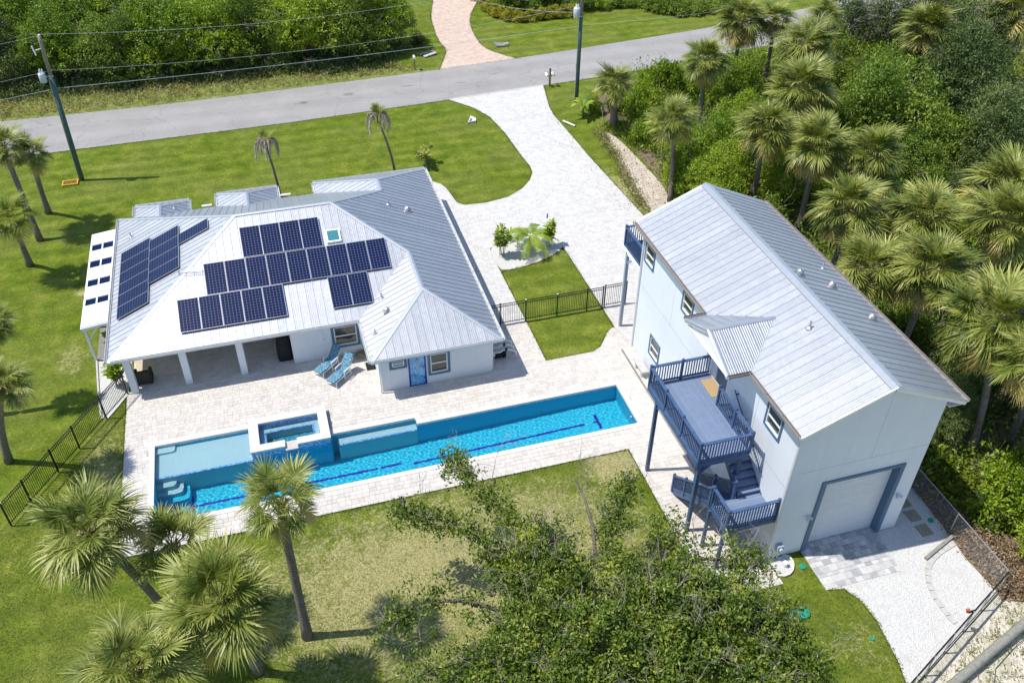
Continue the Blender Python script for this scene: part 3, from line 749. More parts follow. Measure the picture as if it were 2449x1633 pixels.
def window(parent, axis, c, sgn, a0, a1, z0, z1, trim=.11, sash=True, mats=('blue_trim', 'white_paint', 'glass')):
    """window with painted surround, white frame, meeting rail and panes; sgn = direction the wall faces"""
    def bx(mb, p, q, d0, d1, r, s):
        lo, hi = sorted((c+sgn*d0, c+sgn*d1))
        if axis == 'y': mb.box(p, q, lo, hi, r, s)
        else: mb.box(lo, hi, p, q, r, s)
    t = MB(); bx(t, a0, a0+trim, -.02, .045, z0, z1); bx(t, a1-trim, a1, -.02, .045, z0, z1); bx(t, a0+trim, a1-trim, -.02, .045, z1-trim, z1); bx(t, a0+trim, a1-trim, -.02, .055, z0, z0+trim)
    win = part('window', t, mats[0], parent)
    i0, i1, j0, j1 = a0+trim, a1-trim, z0+trim, z1-trim; w = .055
    f = MB(); bx(f, i0, i0+w, -.1, .02, j0, j1); bx(f, i1-w, i1, -.1, .02, j0, j1); bx(f, i0+w, i1-w, -.1, .02, j1-w, j1); bx(f, i0+w, i1-w, -.1, .03, j0, j0+w)
    mid = (j0+j1)/2
    if sash: bx(f, i0+w, i1-w, -.1, .01, mid-.03, mid+.03)
    part('frame', f, mats[1], win)
    for r, s in (((j0+w, mid-.03), (mid+.03, j1-w)) if sash else ((j0+w, j1-w),)):
        g = MB(); bx(g, i0+w, i1-w, -.07 if r < mid-.1 and sash else -.04, -.05 if r < mid-.1 and sash else -.02, r, s); part('pane', g, mats[2], win)

# ------------------------------------------------------------------ house
house = thing('house', 'single storey white stucco house with hipped metal roof and solar panels', 'house', (0, 44, 0))
roof = part('roof', MB().box(-3, 3, 44.3, 44.4, 5.3, 5.35), 'metal_flashing', house)
ZE, K = 2.45, .457
WX, EX, SY, NY = -9.2, 9.9, 37.4, 51.3
def Wf(fx):
    def g(u, d, h):
        x, y = fx(u, d); return (x, y, ZE+K*d+h)
    return g
roof_plane(roof, Wf(lambda u, d: (u, SY+d)), WX, 6.525, [(WX, 0), (3.15, 0), (6.525, 3.375)], [(WX, 0), (-2.25, 6.95), (2.95, 6.95), (6.525, 3.375)])
roof_plane(roof, Wf(lambda u, d: (EX-d, u)), 33.9, 52.7, [(33.9, 0), (52.7, 0)], [(33.9, 0), (37.275, 3.375), (40.775, 3.375), (44.35, 6.95), (47.625, 3.675), (49.025, 3.675), (52.7, 0)], ribs=1, rib_h=.0015)
roof_plane(roof, Wf(lambda u, d: (WX+d, u)), SY, NY, [(SY, 0), (NY, 0)], [(SY, 0), (44.35, 6.95), (NY, 0)], ribs=3, rib_h=.006)
roof_plane(roof, Wf(lambda u, d: (u, NY-d)), WX, 6.225, [(WX, 0), (-8.3, 0), (-6.7, 1.6), (-5.1, 0), (-3.45, 0), (-1.585, 1.865), (.28, 0), (2.55, 0), (6.225, 3.675)], [(WX, 0), (-2.25, 6.95), (2.95, 6.95), (6.225, 3.675)], ribs=1, rib_h=.0015)
roof_plane(roof, Wf(lambda u, d: (3.15+d, u)), 33.9, 40.775, [(33.9, 0), (37.4, 0), (40.775, 3.375)], [(33.9, 0), (37.275, 3.375), (40.775, 3.375)], ribs=3, rib_h=.006)
roof_plane(roof, Wf(lambda u, d: (u, 33.9+d)), 3.15, EX, [(3.15, 0), (EX, 0)], [(3.15, 0), (6.525, 3.375), (EX, 0)])
roof_plane(roof, Wf(lambda u, d: (2.55+d, u)), 47.625, 52.7, [(47.625, 3.675), (51.3, 0), (52.7, 0)], [(47.625, 3.675), (49.025, 3.675), (52.7, 0)], ribs=3, rib_h=.006)
roof_plane(roof, Wf(lambda u, d: (u, 52.7-d)), 2.55, EX, [(2.55, 0), (EX, 0)], [(2.55, 0), (6.225, 3.675), (EX, 0)], ribs=1, rib_h=.0015)
for (a, b, ny, half) in ((-3.45, .28, 52.85, 1.865), (-8.3, -5.1, 52.6, 1.6)):
    m0 = (a+b)/2
    roof_plane(roof, Wf(lambda u, d, a=a: (a+d, u)), NY-half, ny, [(NY-half, half), (NY, 0), (ny, 0)], [(NY-half, half), (ny-half, half), (ny, 0)], ribs=3, rib_h=.006)
    roof_plane(roof, Wf(lambda u, d, b=b: (b-d, u)), NY-half, ny, [(NY-half, half), (NY, 0), (ny, 0)], [(NY-half, half), (ny-half, half), (ny, 0)], ribs=1, rib_h=.0015)
    roof_plane(roof, Wf(lambda u, d, ny=ny: (u, ny-d)), a, b, [(a, 0), (b, 0)], [(a, 0), (m0, half), (b, 0)], ribs=1, rib_h=.0015)
ZR = ZE+K*6.95
R1, R2 = (-2.25, 44.35, ZR), (2.95, 44.35, ZR)
z1_, z2_ = ZE+K*3.375, ZE+K*3.675
R3, R4, RN1, RN2 = (6.525, 40.775, z1_), (6.525, 37.275, z1_), (6.225, 47.625, z2_), (6.225, 49.025, z2_)
caps(roof, [(R1, R2), ((WX, SY, ZE), R1), ((WX, NY, ZE), R1), (R2, R3), (R3, R4), (R4, (3.15, 33.9, ZE)), (R4, (EX, 33.9, ZE)), (R2, RN1), (RN1, RN2), (RN2, (EX, 52.7, ZE)), (RN2, (2.55, 52.7, ZE)),
            ((-1.585, 49.43, ZE+K*1.865), (-1.585, 50.985, ZE+K*1.865)), ((-1.585, 50.985, ZE+K*1.865), (-3.45, 52.85, ZE)), ((-1.585, 50.985, ZE+K*1.865), (.28, 52.85, ZE)),
            ((-6.7, 49.7, ZE+K*1.6), (-6.7, 51.0, ZE+K*1.6)), ((-6.7, 51.0, ZE+K*1.6), (-8.3, 52.6, ZE)), ((-6.7, 51.0, ZE+K*1.6), (-5.1, 52.6, ZE))])
caps(roof, [((3.15, 37.4, ZE), (6.5, 40.75, ZE+K*3.35)), ((2.55, 51.3, ZE), (6.2, 47.65, ZE+K*3.65)), ((-3.45, 51.3, ZE), (-1.6, 49.45, ZE+K*1.85)), ((.28, 51.3, ZE), (-1.57, 49.45, ZE+K*1.85))], .16, lift=.022, name='valley_flashing')
gutter_run(roof, [(WX, SY), (3.15, SY)], ZE); gutter_run(roof, [(3.15, SY-.15), (3.15, 33.9)][::1], ZE); gutter_run(roof, [(3.15, 33.9), (EX, 33.9)], ZE)
gutter_run(roof, [(EX, 33.9), (EX, 52.7)], ZE); gutter_run(roof, [(WX, NY), (WX, SY)], ZE)
gutter_run(roof, [(EX, 52.7), (2.55, 52.7)], ZE); gutter_run(roof, [(2.55, 52.7), (2.55, 51.4)], ZE); gutter_run(roof, [(.28, 52.85), (-3.45, 52.85)], ZE); gutter_run(roof, [(-3.45, 52.85), (-3.45, 51.4)], ZE); gutter_run(roof, [(.28, 51.4), (.28, 52.85)], ZE)
gutter_run(roof, [(-5.1, 52.6), (-8.3, 52.6)], ZE); gutter_run(roof, [(-8.3, 52.6), (-8.3, 51.4)], ZE); gutter_run(roof, [(-5.1, 51.4), (-5.1, 52.6)], ZE)
# soffit
sf = MB()
for r in ((-9.15, 3.1, 37.42, 51.2), (3.2, 9.85, 33.95, 52.6), (-3.4, .2, 51.25, 52.8), (-8.2, -5.2, 51.25, 52.5)): sf.box(r[0], r[1], r[2], r[3], 2.31, 2.335)
part('soffit', sf, 'white_paint', house)
wl = MB(); T = .2; H = 2.32
cut_wall(wl, 'y', 34.4, T, 3.65, 9.47, 0, H, [(4.12, 4.97, 1.36, 1.93), (6.08, 7.2, .54, 1.97), (5.07, 5.94, .02, 1.95)])
cut_wall(wl, 'x', 3.65, T, 34.6, 38.0, 0, H, [])
cut_wall(wl, 'x', 9.47, -T, 34.6, 52.2, 0, H, [])
cut_wall(wl, 'y', 37.88, T, -.45, 3.65, 0, H, [(1.68, 3.1, .58, 2.02)])
cut_wall(wl, 'x', -.45, T, 38.08, 41.8, 0, H, [(39.0, 40.6, .05, 2.1)])
cut_wall(wl, 'y', 41.8, T, -8.6, -.45, 0, H, [(-7.5, -4.5, .05, 2.1)])
cut_wall(wl, 'x', -8.6, T, 42.0, 51.0, 0, H, [])
cut_wall(wl, 'y', 50.9, -T, -8.4, 9.27, 0, H, []); cut_wall(wl, 'y', 52.2, -T, 3.0, 9.27, 0, H, []); cut_wall(wl, 'y', 52.3, -T, -3.0, -.1, 0, H, []); cut_wall(wl, 'y', 52.1, -T, -7.9, -5.5, 0, H, [])
part('wall', wl, 'stucco', house)
window(house, 'y', 34.4, -1, 4.1, 4.99, 1.34, 1.95, .13); window(house, 'y', 34.4, -1, 6.06, 7.22, .52, 1.99, .13); window(house, 'y', 37.88, -1, 1.65, 3.12, .55, 2.04, .14)
dr = part('shower_wall', MB().box(5.13, 5.88, 34.39, 34.45, .06, 1.9), 'mosaic_door', house, label='blue mosaic tiled outdoor shower panel')
part('tile_border', MB().box(5.05, 5.13, 34.375, 34.47, .0, 1.97).box(5.88, 5.96, 34.375, 34.47, .0, 1.97).box(5.13, 5.88, 34.375, 34.47, 1.9, 1.97).box(5.13, 5.88, 34.375, 34.47, 0, .06), 'cobalt', dr)
part('shower_pipe', MB().tube([(5.5,34.36,1.2),(5.5,34.36,1.78),(5.5,34.2,1.85)], .02, 8).lathe([(.06,0),(.07,.02)], (5.5,34.2,1.83), 12), 'galvanised', dr)
part('shower_valve', MB().box(5.47, 5.53, 34.33, 34.38, 1.15, 1.28), 'galvanised', dr)
part('sliding_door', MB().box(-7.5, -4.5, 41.84, 41.88, .05, 2.1), 'glass', house); part('sliding_door', MB().box(-.41, -.37, 39.0, 40.6, .05, 2.1), 'glass', house)
for x in (-8.45, -5.8, -3.02): part('column', MB().box(x-.17, x+.17, 37.7, 38.04, 0, 2.31), 'stucco', house)
part('beam', MB().box(-8.6, -.45, 37.78, 38.02, 2.12, 2.31), 'white_paint', house)
for x, y in ((3.58, 34.3), (9.5, 34.5), (9.5, 52.1)): part('downspout', MB().box(x-.035, x+.035, y-.04, y+.04, .05, 2.3), 'gutter', house)
part('hose_bib_conduit', MB().tube([(1.2,37.85,2.2),(1.2,37.85,1.2)], .015, 6).box(1.16, 1.24, 37.82, 37.88, 1.1, 1.24), 'white_plastic', house)
part('wall_lamp', MB().lathe([(.05,0),(.09,.04),(.06,.2),(.02,.24)], (1.05,37.8,1.95), 12), 'galvanised', house)
sw = thing('roof_skylight', 'small square skylight with teal glass beside the upper panel row', 'skylight', (2.72, 42.2, ZE+K*4.8))
def on_s(x, y, h): return (x, y, ZE+K*(y-SY)+h)
def slab_s(x0, x1, y0, y1, h0, h1):
    mb = MB(); mb.v = [on_s(x, y, h) for h in (h0, h1) for x, y in ((x0,y0),(x1,y0),(x1,y1),(x0,y1))]
    mb.f = [(3,2,1,0),(4,5,6,7),(0,1,5,4),(1,2,6,5),(2,3,7,6),(3,0,4,7)]; return mb
def merge(*ms):
    r = MB()
    for q in ms:
        n = len(r.v); r.v += q.v; r.f += [tuple(i+n for i in f) for f in q.f]
    return r
part('frame', merge(slab_s(2.33, 2.42, 41.85, 42.6, .02, .15), slab_s(3.02, 3.11, 41.85, 42.6, .02, .15), slab_s(2.42, 3.02, 41.85, 41.93, .02, .15), slab_s(2.42, 3.02, 42.52, 42.6, .02, .15)), 'white_paint', sw)
part('pane', slab_s(2.42, 3.02, 41.93, 42.52, .10, .125), 'skylight_glass', sw)
def vent(x, y, z, s, lab, cone=True):
    t = thing('roof_vent', lab, 'vent', (x, y, z), 'vents on the metal roofs')
    if cone:
        part('flashing', MB().lathe([(.16*s,-.02),(.13*s,.03),(.05*s,.09)], (x,y,z), 12), 'galvanised', t)
        part('pipe', MB().lathe([(.045*s,.05),(.045*s,.34)], (x,y,z), 12), 'galvanised', t)
    else:
        part('base', MB().box(x-.2*s, x+.2*s, y-.2*s, y+.2*s, -.1+z, .05+z), 'galvanised', t)
        part('hood', MB().lathe([(.17*s,.05),(.19*s,.12),(.15*s,.22),(.05*s,.27)], (x,y,z), 14), 'galvanised', t)
def ze(x): return ZE+K*(EX-x)
vent(6.35, 45.87, ze(6.35), 1, 'small pipe vent on the blue-grey east roof slope near the main ridge')
vent(7.45, 45.79, ze(7.45), 1, 'domed hood vent on the blue-grey east roof slope', False)
vent(4.5, 38.2, ZE+K*1.35, 1, 'pipe vent on the right wing roof nearest the valley')
vent(4.55, 36.95, ZE+K*1.4, .85, 'domed hood vent low on the right wing roof', False)
vent(3.72, 35.75, ZE+K*.57, .8, 'pipe vent near the gutter of the right wing roof')
vent(-8.3, 48.3, ZE+K*.9, .9, 'pipe vent on the left roof slope above the solar array')
vent(-5.9, 51.1, ZE+K*.8, .8, 'pipe vent on the small rear roof bump at the left')
ex = thing('exhaust_pipe', 'short white exhaust pipe lying on the rear eave left of the middle roof bump', 'pipe', (-4.0, 51.5, 2.5)); part('tube', MB().tube([(-4.35,51.45,2.52),(-3.75,51.45,2.52)], .075, 10), 'white_plastic', ex)
ex = thing('exhaust_pipe', 'short white exhaust pipe lying on the rear eave right of the middle roof bump', 'pipe', (.8, 51.5, 2.5)); part('tube', MB().tube([(.42,51.5,2.52),(1.05,51.5,2.52)], .075, 10), 'white_plastic', ex)

# ------------------------------------------------------------------ solar panels
PW, PH = 1.045, 1.90
def solar_meshes():
    f = MB(); b = .014; t = .045
    f.box(-PW/2, -PW/2+b, -PH/2, PH/2, 0, t); f.box(PW/2-b, PW/2, -PH/2, PH/2, 0, t); f.box(-PW/2+b, PW/2-b, -PH/2, -PH/2+b, 0, t); f.box(-PW/2+b, PW/2-b, PH/2-b, PH/2, 0, t)
    s = MB().box(-PW/2+b, PW/2-b, -PH/2+b, PH/2-b, .008, .034)
    c = MB(); nx, ny = 6, 12; px = (PW-2*b-.03)/nx; py = (PH-2*b-.03)/ny
    for i in range(nx):
        for j in range(ny):
            cx = -PW/2+b+.015+px*(i+.5); cy = -PH/2+b+.015+py*(j+.5); hx = px/2-.0048; hy = py/2-.0048; e = .02
            c.poly([(cx-hx+e,cy-hy,.0375),(cx+hx-e,cy-hy,.0375),(cx+hx,cy-hy+e,.0375),(cx+hx,cy+hy-e,.0375),(cx+hx-e,cy+hy,.0375),(cx-hx+e,cy+hy,.0375),(cx-hx,cy+hy-e,.0375),(cx-hx,cy-hy+e,.0375)])
    out = []
    for nm, mb, mt in (('frame', f, 'galvanised'), ('backing_sheet', s, 'solar_back'), ('cell_grid', c, 'solar_cell')):
        me = mb.mesh(nm); me.materials.append(MATS[mt]); out.append(me)
    return out
SM = solar_meshes()
def solar(loc, rot, label, group):
    t = thing('solar_panel', label, 'solar panel', loc, group); t.rotation_euler = rot
    for me in SM:
        o = bpy.data.objects.new(me.name, me); COL.objects.link(o); o.parent = t
        if me.name.startswith('cell'): o['kind'] = 'stuff'
    return t
ang = math.atan(K); ordn = ['first', 'second', 'third', 'fourth', 'fifth', 'sixth', 'seventh', 'eighth', 'ninth']
def srow(x0, n, pitch, yc, desc):
    for i in range(n):
        x = x0+pitch*(i+.5)
        lab = f'solar panel, {ordn[i]} from left in {desc}'
        solar((x, yc, ZE+K*(yc-SY)+.10), (ang, 0, 0), lab, 'solar panels on the front roof slope')
srow(-2.08, 4, 1.045, 42.59, 'the top row of the front slope')
srow(-4.15, 9, 1.062, 40.82, 'the long middle row of the front slope')
srow(-5.65, 5, 1.06, 39.07, 'the bottom row of five, front slope')
srow(1.96, 2, 1.055, 39.05, 'the bottom right pair of the front slope')
def scol(xc, ys, desc):
    for i, y in enumerate(ys):
        q = (Matrix.Rotation(-ang, 3, 'Y') @ Matrix.Rotation(-PI/2, 3, 'Z')).to_euler()
        solar((xc, y, ZE+K*(xc-WX)+.10), q, f'solar panel, {ordn[i]} from front in {desc}' if len(ys) > 1 else desc, 'solar panels on the left roof slope')
scol(-7.93, [40.43+1.066*(i+.5) for i in range(6)], 'the column of six by the left gutter')
scol(-6.24, [42.08+1.09*(i+.5) for i in range(4)], 'the column of four, left roof slope')
scol(-4.55, [44.85], 'single dark blue solar panel nearest the ridge on the left roof slope')
cd = MB()
for o_ in (0, .12): cd.tube([(-5.45,41.9-o_,4.27),(-5.4,41.55-o_,4.25),(-5.2,41.45-o_,4.36),(-4.95,41.4-o_,4.36),(-4.3,41.35-o_,4.34),(-4.15,41.35-o_,4.34)], .018, 6)
solo('conduit', cd, 'galvanised', 'pair of grey conduits crossing the hip between the two solar arrays', 'conduit', (-4.9, 41.4, 4.3))

# ------------------------------------------------------------------ lean-to pergola on the left side
pg = thing('pergola', 'white lean-to patio cover with four slotted openings along the left side wall', 'pergola', (-9.9, 45.5, 0))
px0, px1 = -10.7, -9.32
def pz(x): return 2.2+.12*(x-px0)
def pslab(x0, x1, y0, y1, t=.07):
    mb = MB(); mb.v = [(x,y,pz(x)+h) for h in (0,t) for x, y in ((x0,y0),(x1,y0),(x1,y1),(x0,y1))]
    mb.f = [(3,2,1,0),(4,5,6,7),(0,1,5,4),(1,2,6,5),(2,3,7,6),(3,0,4,7)]; return mb
ycuts = [40.95, 42.85, 43.45, 44.65, 45.3, 46.55, 47.25, 48.35, 49.0, 50.25]
for i in range(0, 9, 2): part('roof_sheet', pslab(px0, px1, ycuts[i], ycuts[i+1]), 'translucent_panel', pg)
for x in (px0+.05, -10.02, px1-.05): part('purlin', merge(*[pslab(x-.04, x+.04, ycuts[i]-.04, ycuts[i+1]+.04, .05) for i in (1, 3, 5, 7)]), 'white_paint', pg)
for i in (1, 3, 5, 7):
    o_ = pslab(px0+.09, px1-.09, ycuts[i]-.02, ycuts[i+1]+.02, .02); o_.v = [(x, y, z-.03) for x, y, z in o_.v]; part('tinted_panel', o_, 'solar_cell', pg, label='dark blue tinted strip')
part('front_beam', MB().box(px0-.03, px0+.03, 40.9, 50.3, 2.02, 2.2), 'white_paint', pg); part('end_beam', MB().bar((px0, 40.93, 2.14), (px1, 40.93, 2.3), .06, .15), 'white_paint', pg)
for y in (41.03, 44.0, 47.2, 50.1): part('post', MB().box(-10.62, -10.48, y-.07, y+.07, 0, 2.15), 'white_paint', pg)
part('brace', MB().bar((-10.5, 41.03, 1.4), (-9.9, 41.03, 2.15), .07, .07), 'white_paint', pg)
part('floor_slab', MB().box(-10.5, -8.65, 41.1, 50.2, -.03, .005), 'concrete_dark', pg)

# ------------------------------------------------------------------ garage building
barn = thing('garage_building', 'tall white two storey garage building with grey metal gable roof', 'building', (20.5, 27, 0))
BX0, BX1, BY0, BY1 = 17.4, 23.62, 19.5, 34.4; HB = 7.42
bl = MB()
wins = [(33.02, 34.12, 5.75, 6.88), (28.72, 29.8, 5.8, 6.9), (20.78, 21.95, 5.74, 6.9), (31.24, 32.4, 1.12, 2.3)]
cut_wall(bl, 'x', BX0, .2, BY0, BY1, 0, HB, wins + [(25.0, 25.95, 4.62, 6.7)])
cut_wall(bl, 'y', BY0, .2, BX0+.2, BX1, 0, HB, [(19.05, 22.72, .0, 4.2)]); cut_wall(bl, 'x', BX1, -.2, BY0+.2, BY1, 0, HB, []); cut_wall(bl, 'y', BY1, -.2, BX0+.2, BX1-.2, 0, HB, [])
RX, ZB, KB = 20.70, 7.50, .444; EVW, EVE = 17.08, 24.34; RY0, RY1 = 19.28, 35.05
ZRB = ZB+KB*(RX-EVW)
for y0_, y1_ in ((BY0, BY0+.2), (BY1-.2, BY1)):
    pgn = [(BX0, HB), (BX1, HB), (BX1, ZB+KB*(EVE-BX1)-.07), (RX, ZRB-.08), (BX0, ZB+KB*(BX0-EVW)-.07)]
    n = len(bl.v); bl.v += [(x, y0_, z) for x, z in pgn] + [(x, y1_, z) for x, z in pgn]
    bl.f += [tuple(range(n, n+5)), tuple(range(n+5, n+10))[::-1]] + [(n+i, n+(i+1) % 5, n+5+(i+1) % 5, n+5+i) for i in range(5)]
part('wall', bl, 'stucco', barn)
for (a, b, c_, d_) in wins: window(barn, 'x', BX0, -1, a-.02, b+.02, c_-.02, d_+.02, .1, True, ('blue_trim', 'white_paint', 'glass'))
part('entry_door', MB().box(BX0+.06, BX0+.11, 25.0, 25.95, 4.62, 6.7), 'blue_trim', barn)
broof = part('roof', MB().box(RX-.05, RX+.05, RY0+.3, RY1-.3, ZRB-.2, ZRB-.1), 'metal_flashing', barn)
DY0, DY1, DYM, DXE = 23.12, 27.06, 25.09, 19.1
roof_plane(broof, lambda u, d, h: (EVW+d, u, ZB+KB*d+h), RY0, RY1, [(RY0, 0), (DY0, 0), (DYM, DXE-EVW), (DY1, 0), (RY1, 0)], [(RY0, RX-EVW), (RY1, RX-EVW)], ribs=4, rib_h=.015)
roof_plane(broof, lambda u, d, h: (EVE-d, u, ZB+KB*d*(RX-EVW)/(EVE-RX)+h), RY0, RY1, [(RY0, 0), (RY1, 0)], [(RY0, EVE-RX), (RY1, EVE-RX)], ribs=1, rib_h=.0015)
KD = KB*(DXE-EVW)/(DYM-DY0); DX0 = 16.05
for sg, y_ in ((1, DY0), (-1, DY1)):
    roof_plane(broof, lambda u, d, h, sg=sg, y_=y_: (u, y_+sg*d, ZB+KD*d+h+.004), DX0, DXE, [(DX0, 0), (EVW, 0), (DXE, DYM-DY0)], [(DX0, DYM-DY0), (DXE, DYM-DY0)], ribs=4 if sg > 0 else 1, rib_h=.017 if sg > 0 else .002)
ZD = ZB+KD*(DYM-DY0)
caps(broof, [((RX, RY0, ZRB), (RX, RY1, ZRB))], .5); caps(broof, [((DX0, DYM, ZD), (DXE, DYM, ZD)), ((DX0+.03, DY0, ZB), (DX0+.03, DYM, ZD)), ((DX0+.03, DY1, ZB), (DX0+.03, DYM, ZD))], .2)
caps(broof, [((EVW, DY0, ZB), (DXE, DYM, ZD)), ((EVW, DY1, ZB), (DXE, DYM, ZD))], .2, lift=.022, name='valley_flashing')
caps(broof, [((EVW, RY0+.02, ZB), (RX, RY0+.02, ZRB)), ((EVE, RY0+.02, ZB), (RX, RY0+.02, ZRB)), ((EVW, RY1-.02, ZB), (RX, RY1-.02, ZRB)), ((EVE, RY1-.02, ZB), (RX, RY1-.02, ZRB))], .14, name='rake_trim')
gutter_run(broof, [(EVW, RY1), (EVW, DY1+.05)], ZB, 'gutter_tan'); gutter_run(broof, [(EVW, DY0-.05), (EVW, RY0)], ZB, 'gutter_tan'); gutter_run(broof, [(EVE, RY0), (EVE, RY1)], ZB, 'gutter_tan')
gutter_run(broof, [(DX0, DY0), (EVW, DY0)], ZB, 'gutter_tan'); gutter_run(broof, [(EVW, DY1), (DX0, DY1)], ZB, 'gutter_tan')
fb = MB()
fb.bar((EVW+.02, RY0+.03, ZB-.1), (EVW+.02, DY0, ZB-.1), .03, .16).bar((EVW+.02, DY1, ZB-.1), (EVW+.02, RY1, ZB-.1), .03, .16).bar((EVE-.02, RY0, ZB-.1), (EVE-.02, RY1, ZB-.1), .03, .16)
for y in (RY0+.02, RY1-.02):
    fb.bar((EVW, y, ZB-.13), (RX, y, ZRB-.13), .03, .17); fb.bar((EVE, y, ZB-.13), (RX, y, ZRB-.13), .03, .17)
fb.bar((DX0+.02, DY0, ZB-.11), (DX0+.02, DYM, ZD-.11), .04, .17).bar((DX0+.02, DY1, ZB-.11), (DX0+.02, DYM, ZD-.11), .04, .17)
part('fascia', fb, 'white_paint', barn)
part('soffit', MB().box(EVW+.03, BX0, RY0+.05, RY1-.05, ZB-.2, ZB-.17).box(BX1, EVE-.03, RY0+.05, RY1-.05, ZB-.2, ZB-.17).box(DX0+.05, BX0, DY0+.05, DY1-.05, ZB-.17, ZB-.14), 'white_paint', barn)
gb = MB(); n = 0
gb.v = [(DX0+.12, DY0+.1, ZB-.12), (DX0+.12, DY1-.1, ZB-.12), (DX0+.12, DYM, ZD-.1)]; gb.f = [(0, 2, 1)]
part('porch_gable', gb, 'white_paint', barn)
tr = MB().box(18.95, 19.15, 19.44, 19.86, 0, 4.3).box(22.6, 22.8, 19.44, 19.86, 0, 4.3).box(19.15, 22.6, 19.44, 19.7, 4.15, 4.3)
part('garage_door_trim', tr, 'blue_trim', barn)
gd = part('garage_door', MB().box(19.15, 22.6, 19.82, 19.87, 0, 4.15), 'door_panel', barn)
gj = MB()
for i in range(1, 8): gj.box(19.15, 22.6, 19.812, 19.82, i*.52-.012, i*.52)
part('section_joint', gj, 'gutter', gd)
for r in range(8):
    for c_ in range(6):
        xa = 19.25+c_*.56; za = r*.52+.1; mb = MB()
        for (p, q, s, t) in ((xa, xa+.46, za, za+.03), (xa, xa+.46, za+.29, za+.32), (xa, xa+.03, za+.03, za+.29), (xa+.43, xa+.46, za+.03, za+.29)): mb.box(p, q, 19.811, 19.825, s, t)
        mb.box(xa+.08, xa+.38, 19.813, 19.825, za+.08, za+.24)
        part('raised_panel', mb, 'door_panel', gd)
for x, y in ((BX0-.04, BY0+.06), (BX0-.04, BY1-.05)): part('downspout', MB().box(x-.04, x+.04, y-.05, y+.05, .02, 7.0).bar((x, y, 7.0), (EVW-.02, y-.1 if y < 25 else y+.3, 7.42), .07, .07), 'gutter', barn)
cj = MB().box(BX0-.003, BX0+.01, BY0, BY1, 4.18, 4.2).box(BX0+.2, BX1, BY0-.003, BY0+.01, 5.12, 5.135)
for y in (22.6, 26.6, 30.6): cj.box(BX0-.003, BX0+.01, y, y+.015, 4.2, 7.2)
cj.box(20.9, 20.912, BY0-.003, BY0+.01, 5.13, 8.6)
part('control_joint', cj, 'grey_paint', barn)
for x in (18.75, 23.02):
    t = thing('security_light', f'twin head security light on the wall {"left" if x < 20 else "right"} of the garage door', 'light', (x, 19.45, 2.35), 'security lights')
    part('base', MB().lathe([(.06,0),(.06,.04)], (x, 19.45, 2.3), 10), 'white_plastic', t)
    for s in (-1, 1): part('lamp_head', MB().tube([(x+.03*s,19.45,2.36),(x+.12*s,19.3,2.3)], [.04,.075], 10), 'transformer_grey', t)
def zbe(x): return ZB+KB*(RX-EVW)/(EVE-RX)*(EVE-x)
vent(19.8, 23.71, ZB+KB*(19.8-EVW), 1, 'pipe vent on the left slope of the garage roof')
vent(21.3, 27.06, zbe(21.3), .9, 'hood vent on the right slope of the garage roof nearest the ridge', False); vent(22.8, 26.64, zbe(22.8), .9, 'middle hood vent on the right slope of the garage roof', False); vent(23.4, 24.4, zbe(23.4), .9, 'hood vent on the right slope of the garage roof nearest the front', False); vent(23.5, 28.35, zbe(23.5), .7, 'small pipe vent near the right eave of the garage roof')

# ------------------------------------------------------------------ railings, decks and stairs
def railing(parent, a, b, h=1.02, base=.1, step=.125, posts=(), post_w=.1, mat='deck_blue', post_h=None):
    a = Vector(a); b = Vector(b); L = (b-a).length; d = (b-a)/L; up = Vector((0,0,1))
    part('top_rail', MB().bar(a+up*h, b+up*h, .14, .045), mat, parent); part('bottom_rail', MB().bar(a+up*base, b+up*base, .05, .09), mat, parent)
    n = int(L/step); pos = [L*(i+.5)/n for i in range(n)]
    for s in pos:
        if any(abs(s-q) < .08 for q in posts): continue
        p = a+d*s; part('baluster', MB().bar(p+up*base, p+up*(h-.02), .038, .038, d), mat, parent)
    for q in posts:
        p = a+d*q; ph = post_h or h+.06
        o = part('post', MB().box(p.x-post_w/2, p.x+post_w/2, p.y-post_w/2, p.y+post_w/2, p.z-.05, p.z+ph), mat, parent)
        part('post_cap', MB().lathe([(post_w*.75,0),(post_w*.75,.03),(post_w*.45,.08)], (p.x, p.y, p.z+ph), 8), mat, o)
ZF = 4.6
deck = thing('upper_deck', 'raised blue painted timber deck on posts above the pool terrace', 'deck', (15.8, 24, 0))
nb = 17; bw = (16.72-14.45)/nb
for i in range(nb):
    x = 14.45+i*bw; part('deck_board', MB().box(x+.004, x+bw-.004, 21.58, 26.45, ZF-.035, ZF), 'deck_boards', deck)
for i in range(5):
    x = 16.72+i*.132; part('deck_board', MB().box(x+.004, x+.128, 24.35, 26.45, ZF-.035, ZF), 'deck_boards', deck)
part('rim_joist', MB().box(14.41, 14.45, 21.54, 26.49, ZF-.28, ZF-.01).box(14.45, 16.72, 21.54, 21.58, ZF-.28, ZF-.01).box(14.45, 17.38, 26.45, 26.49, ZF-.28, ZF-.01).box(16.72, 16.76, 21.58, 24.35, ZF-.28, ZF-.01), 'deck_blue', deck)
for i in range(9): part('joist', MB().box(14.46, 16.71, 21.9+i*.55, 21.94+i*.55, ZF-.26, ZF-.04), 'deck_blue', deck)
for x, y in ((14.5, 25.6), (14.75, 21.85), (16.6, 21.85), (16.6, 24.4)): part('support_post', MB().box(x-.075, x+.075, y-.075, y+.075, 0, ZF-.25), 'deck_blue', deck)
part('knee_brace', MB().bar((14.75, 21.85, 3.6), (15.35, 21.75, 4.3), .09, .09).bar((14.5, 25.6, 4.0), (14.5, 25.1, 4.35), .08, .08), 'deck_blue', deck)
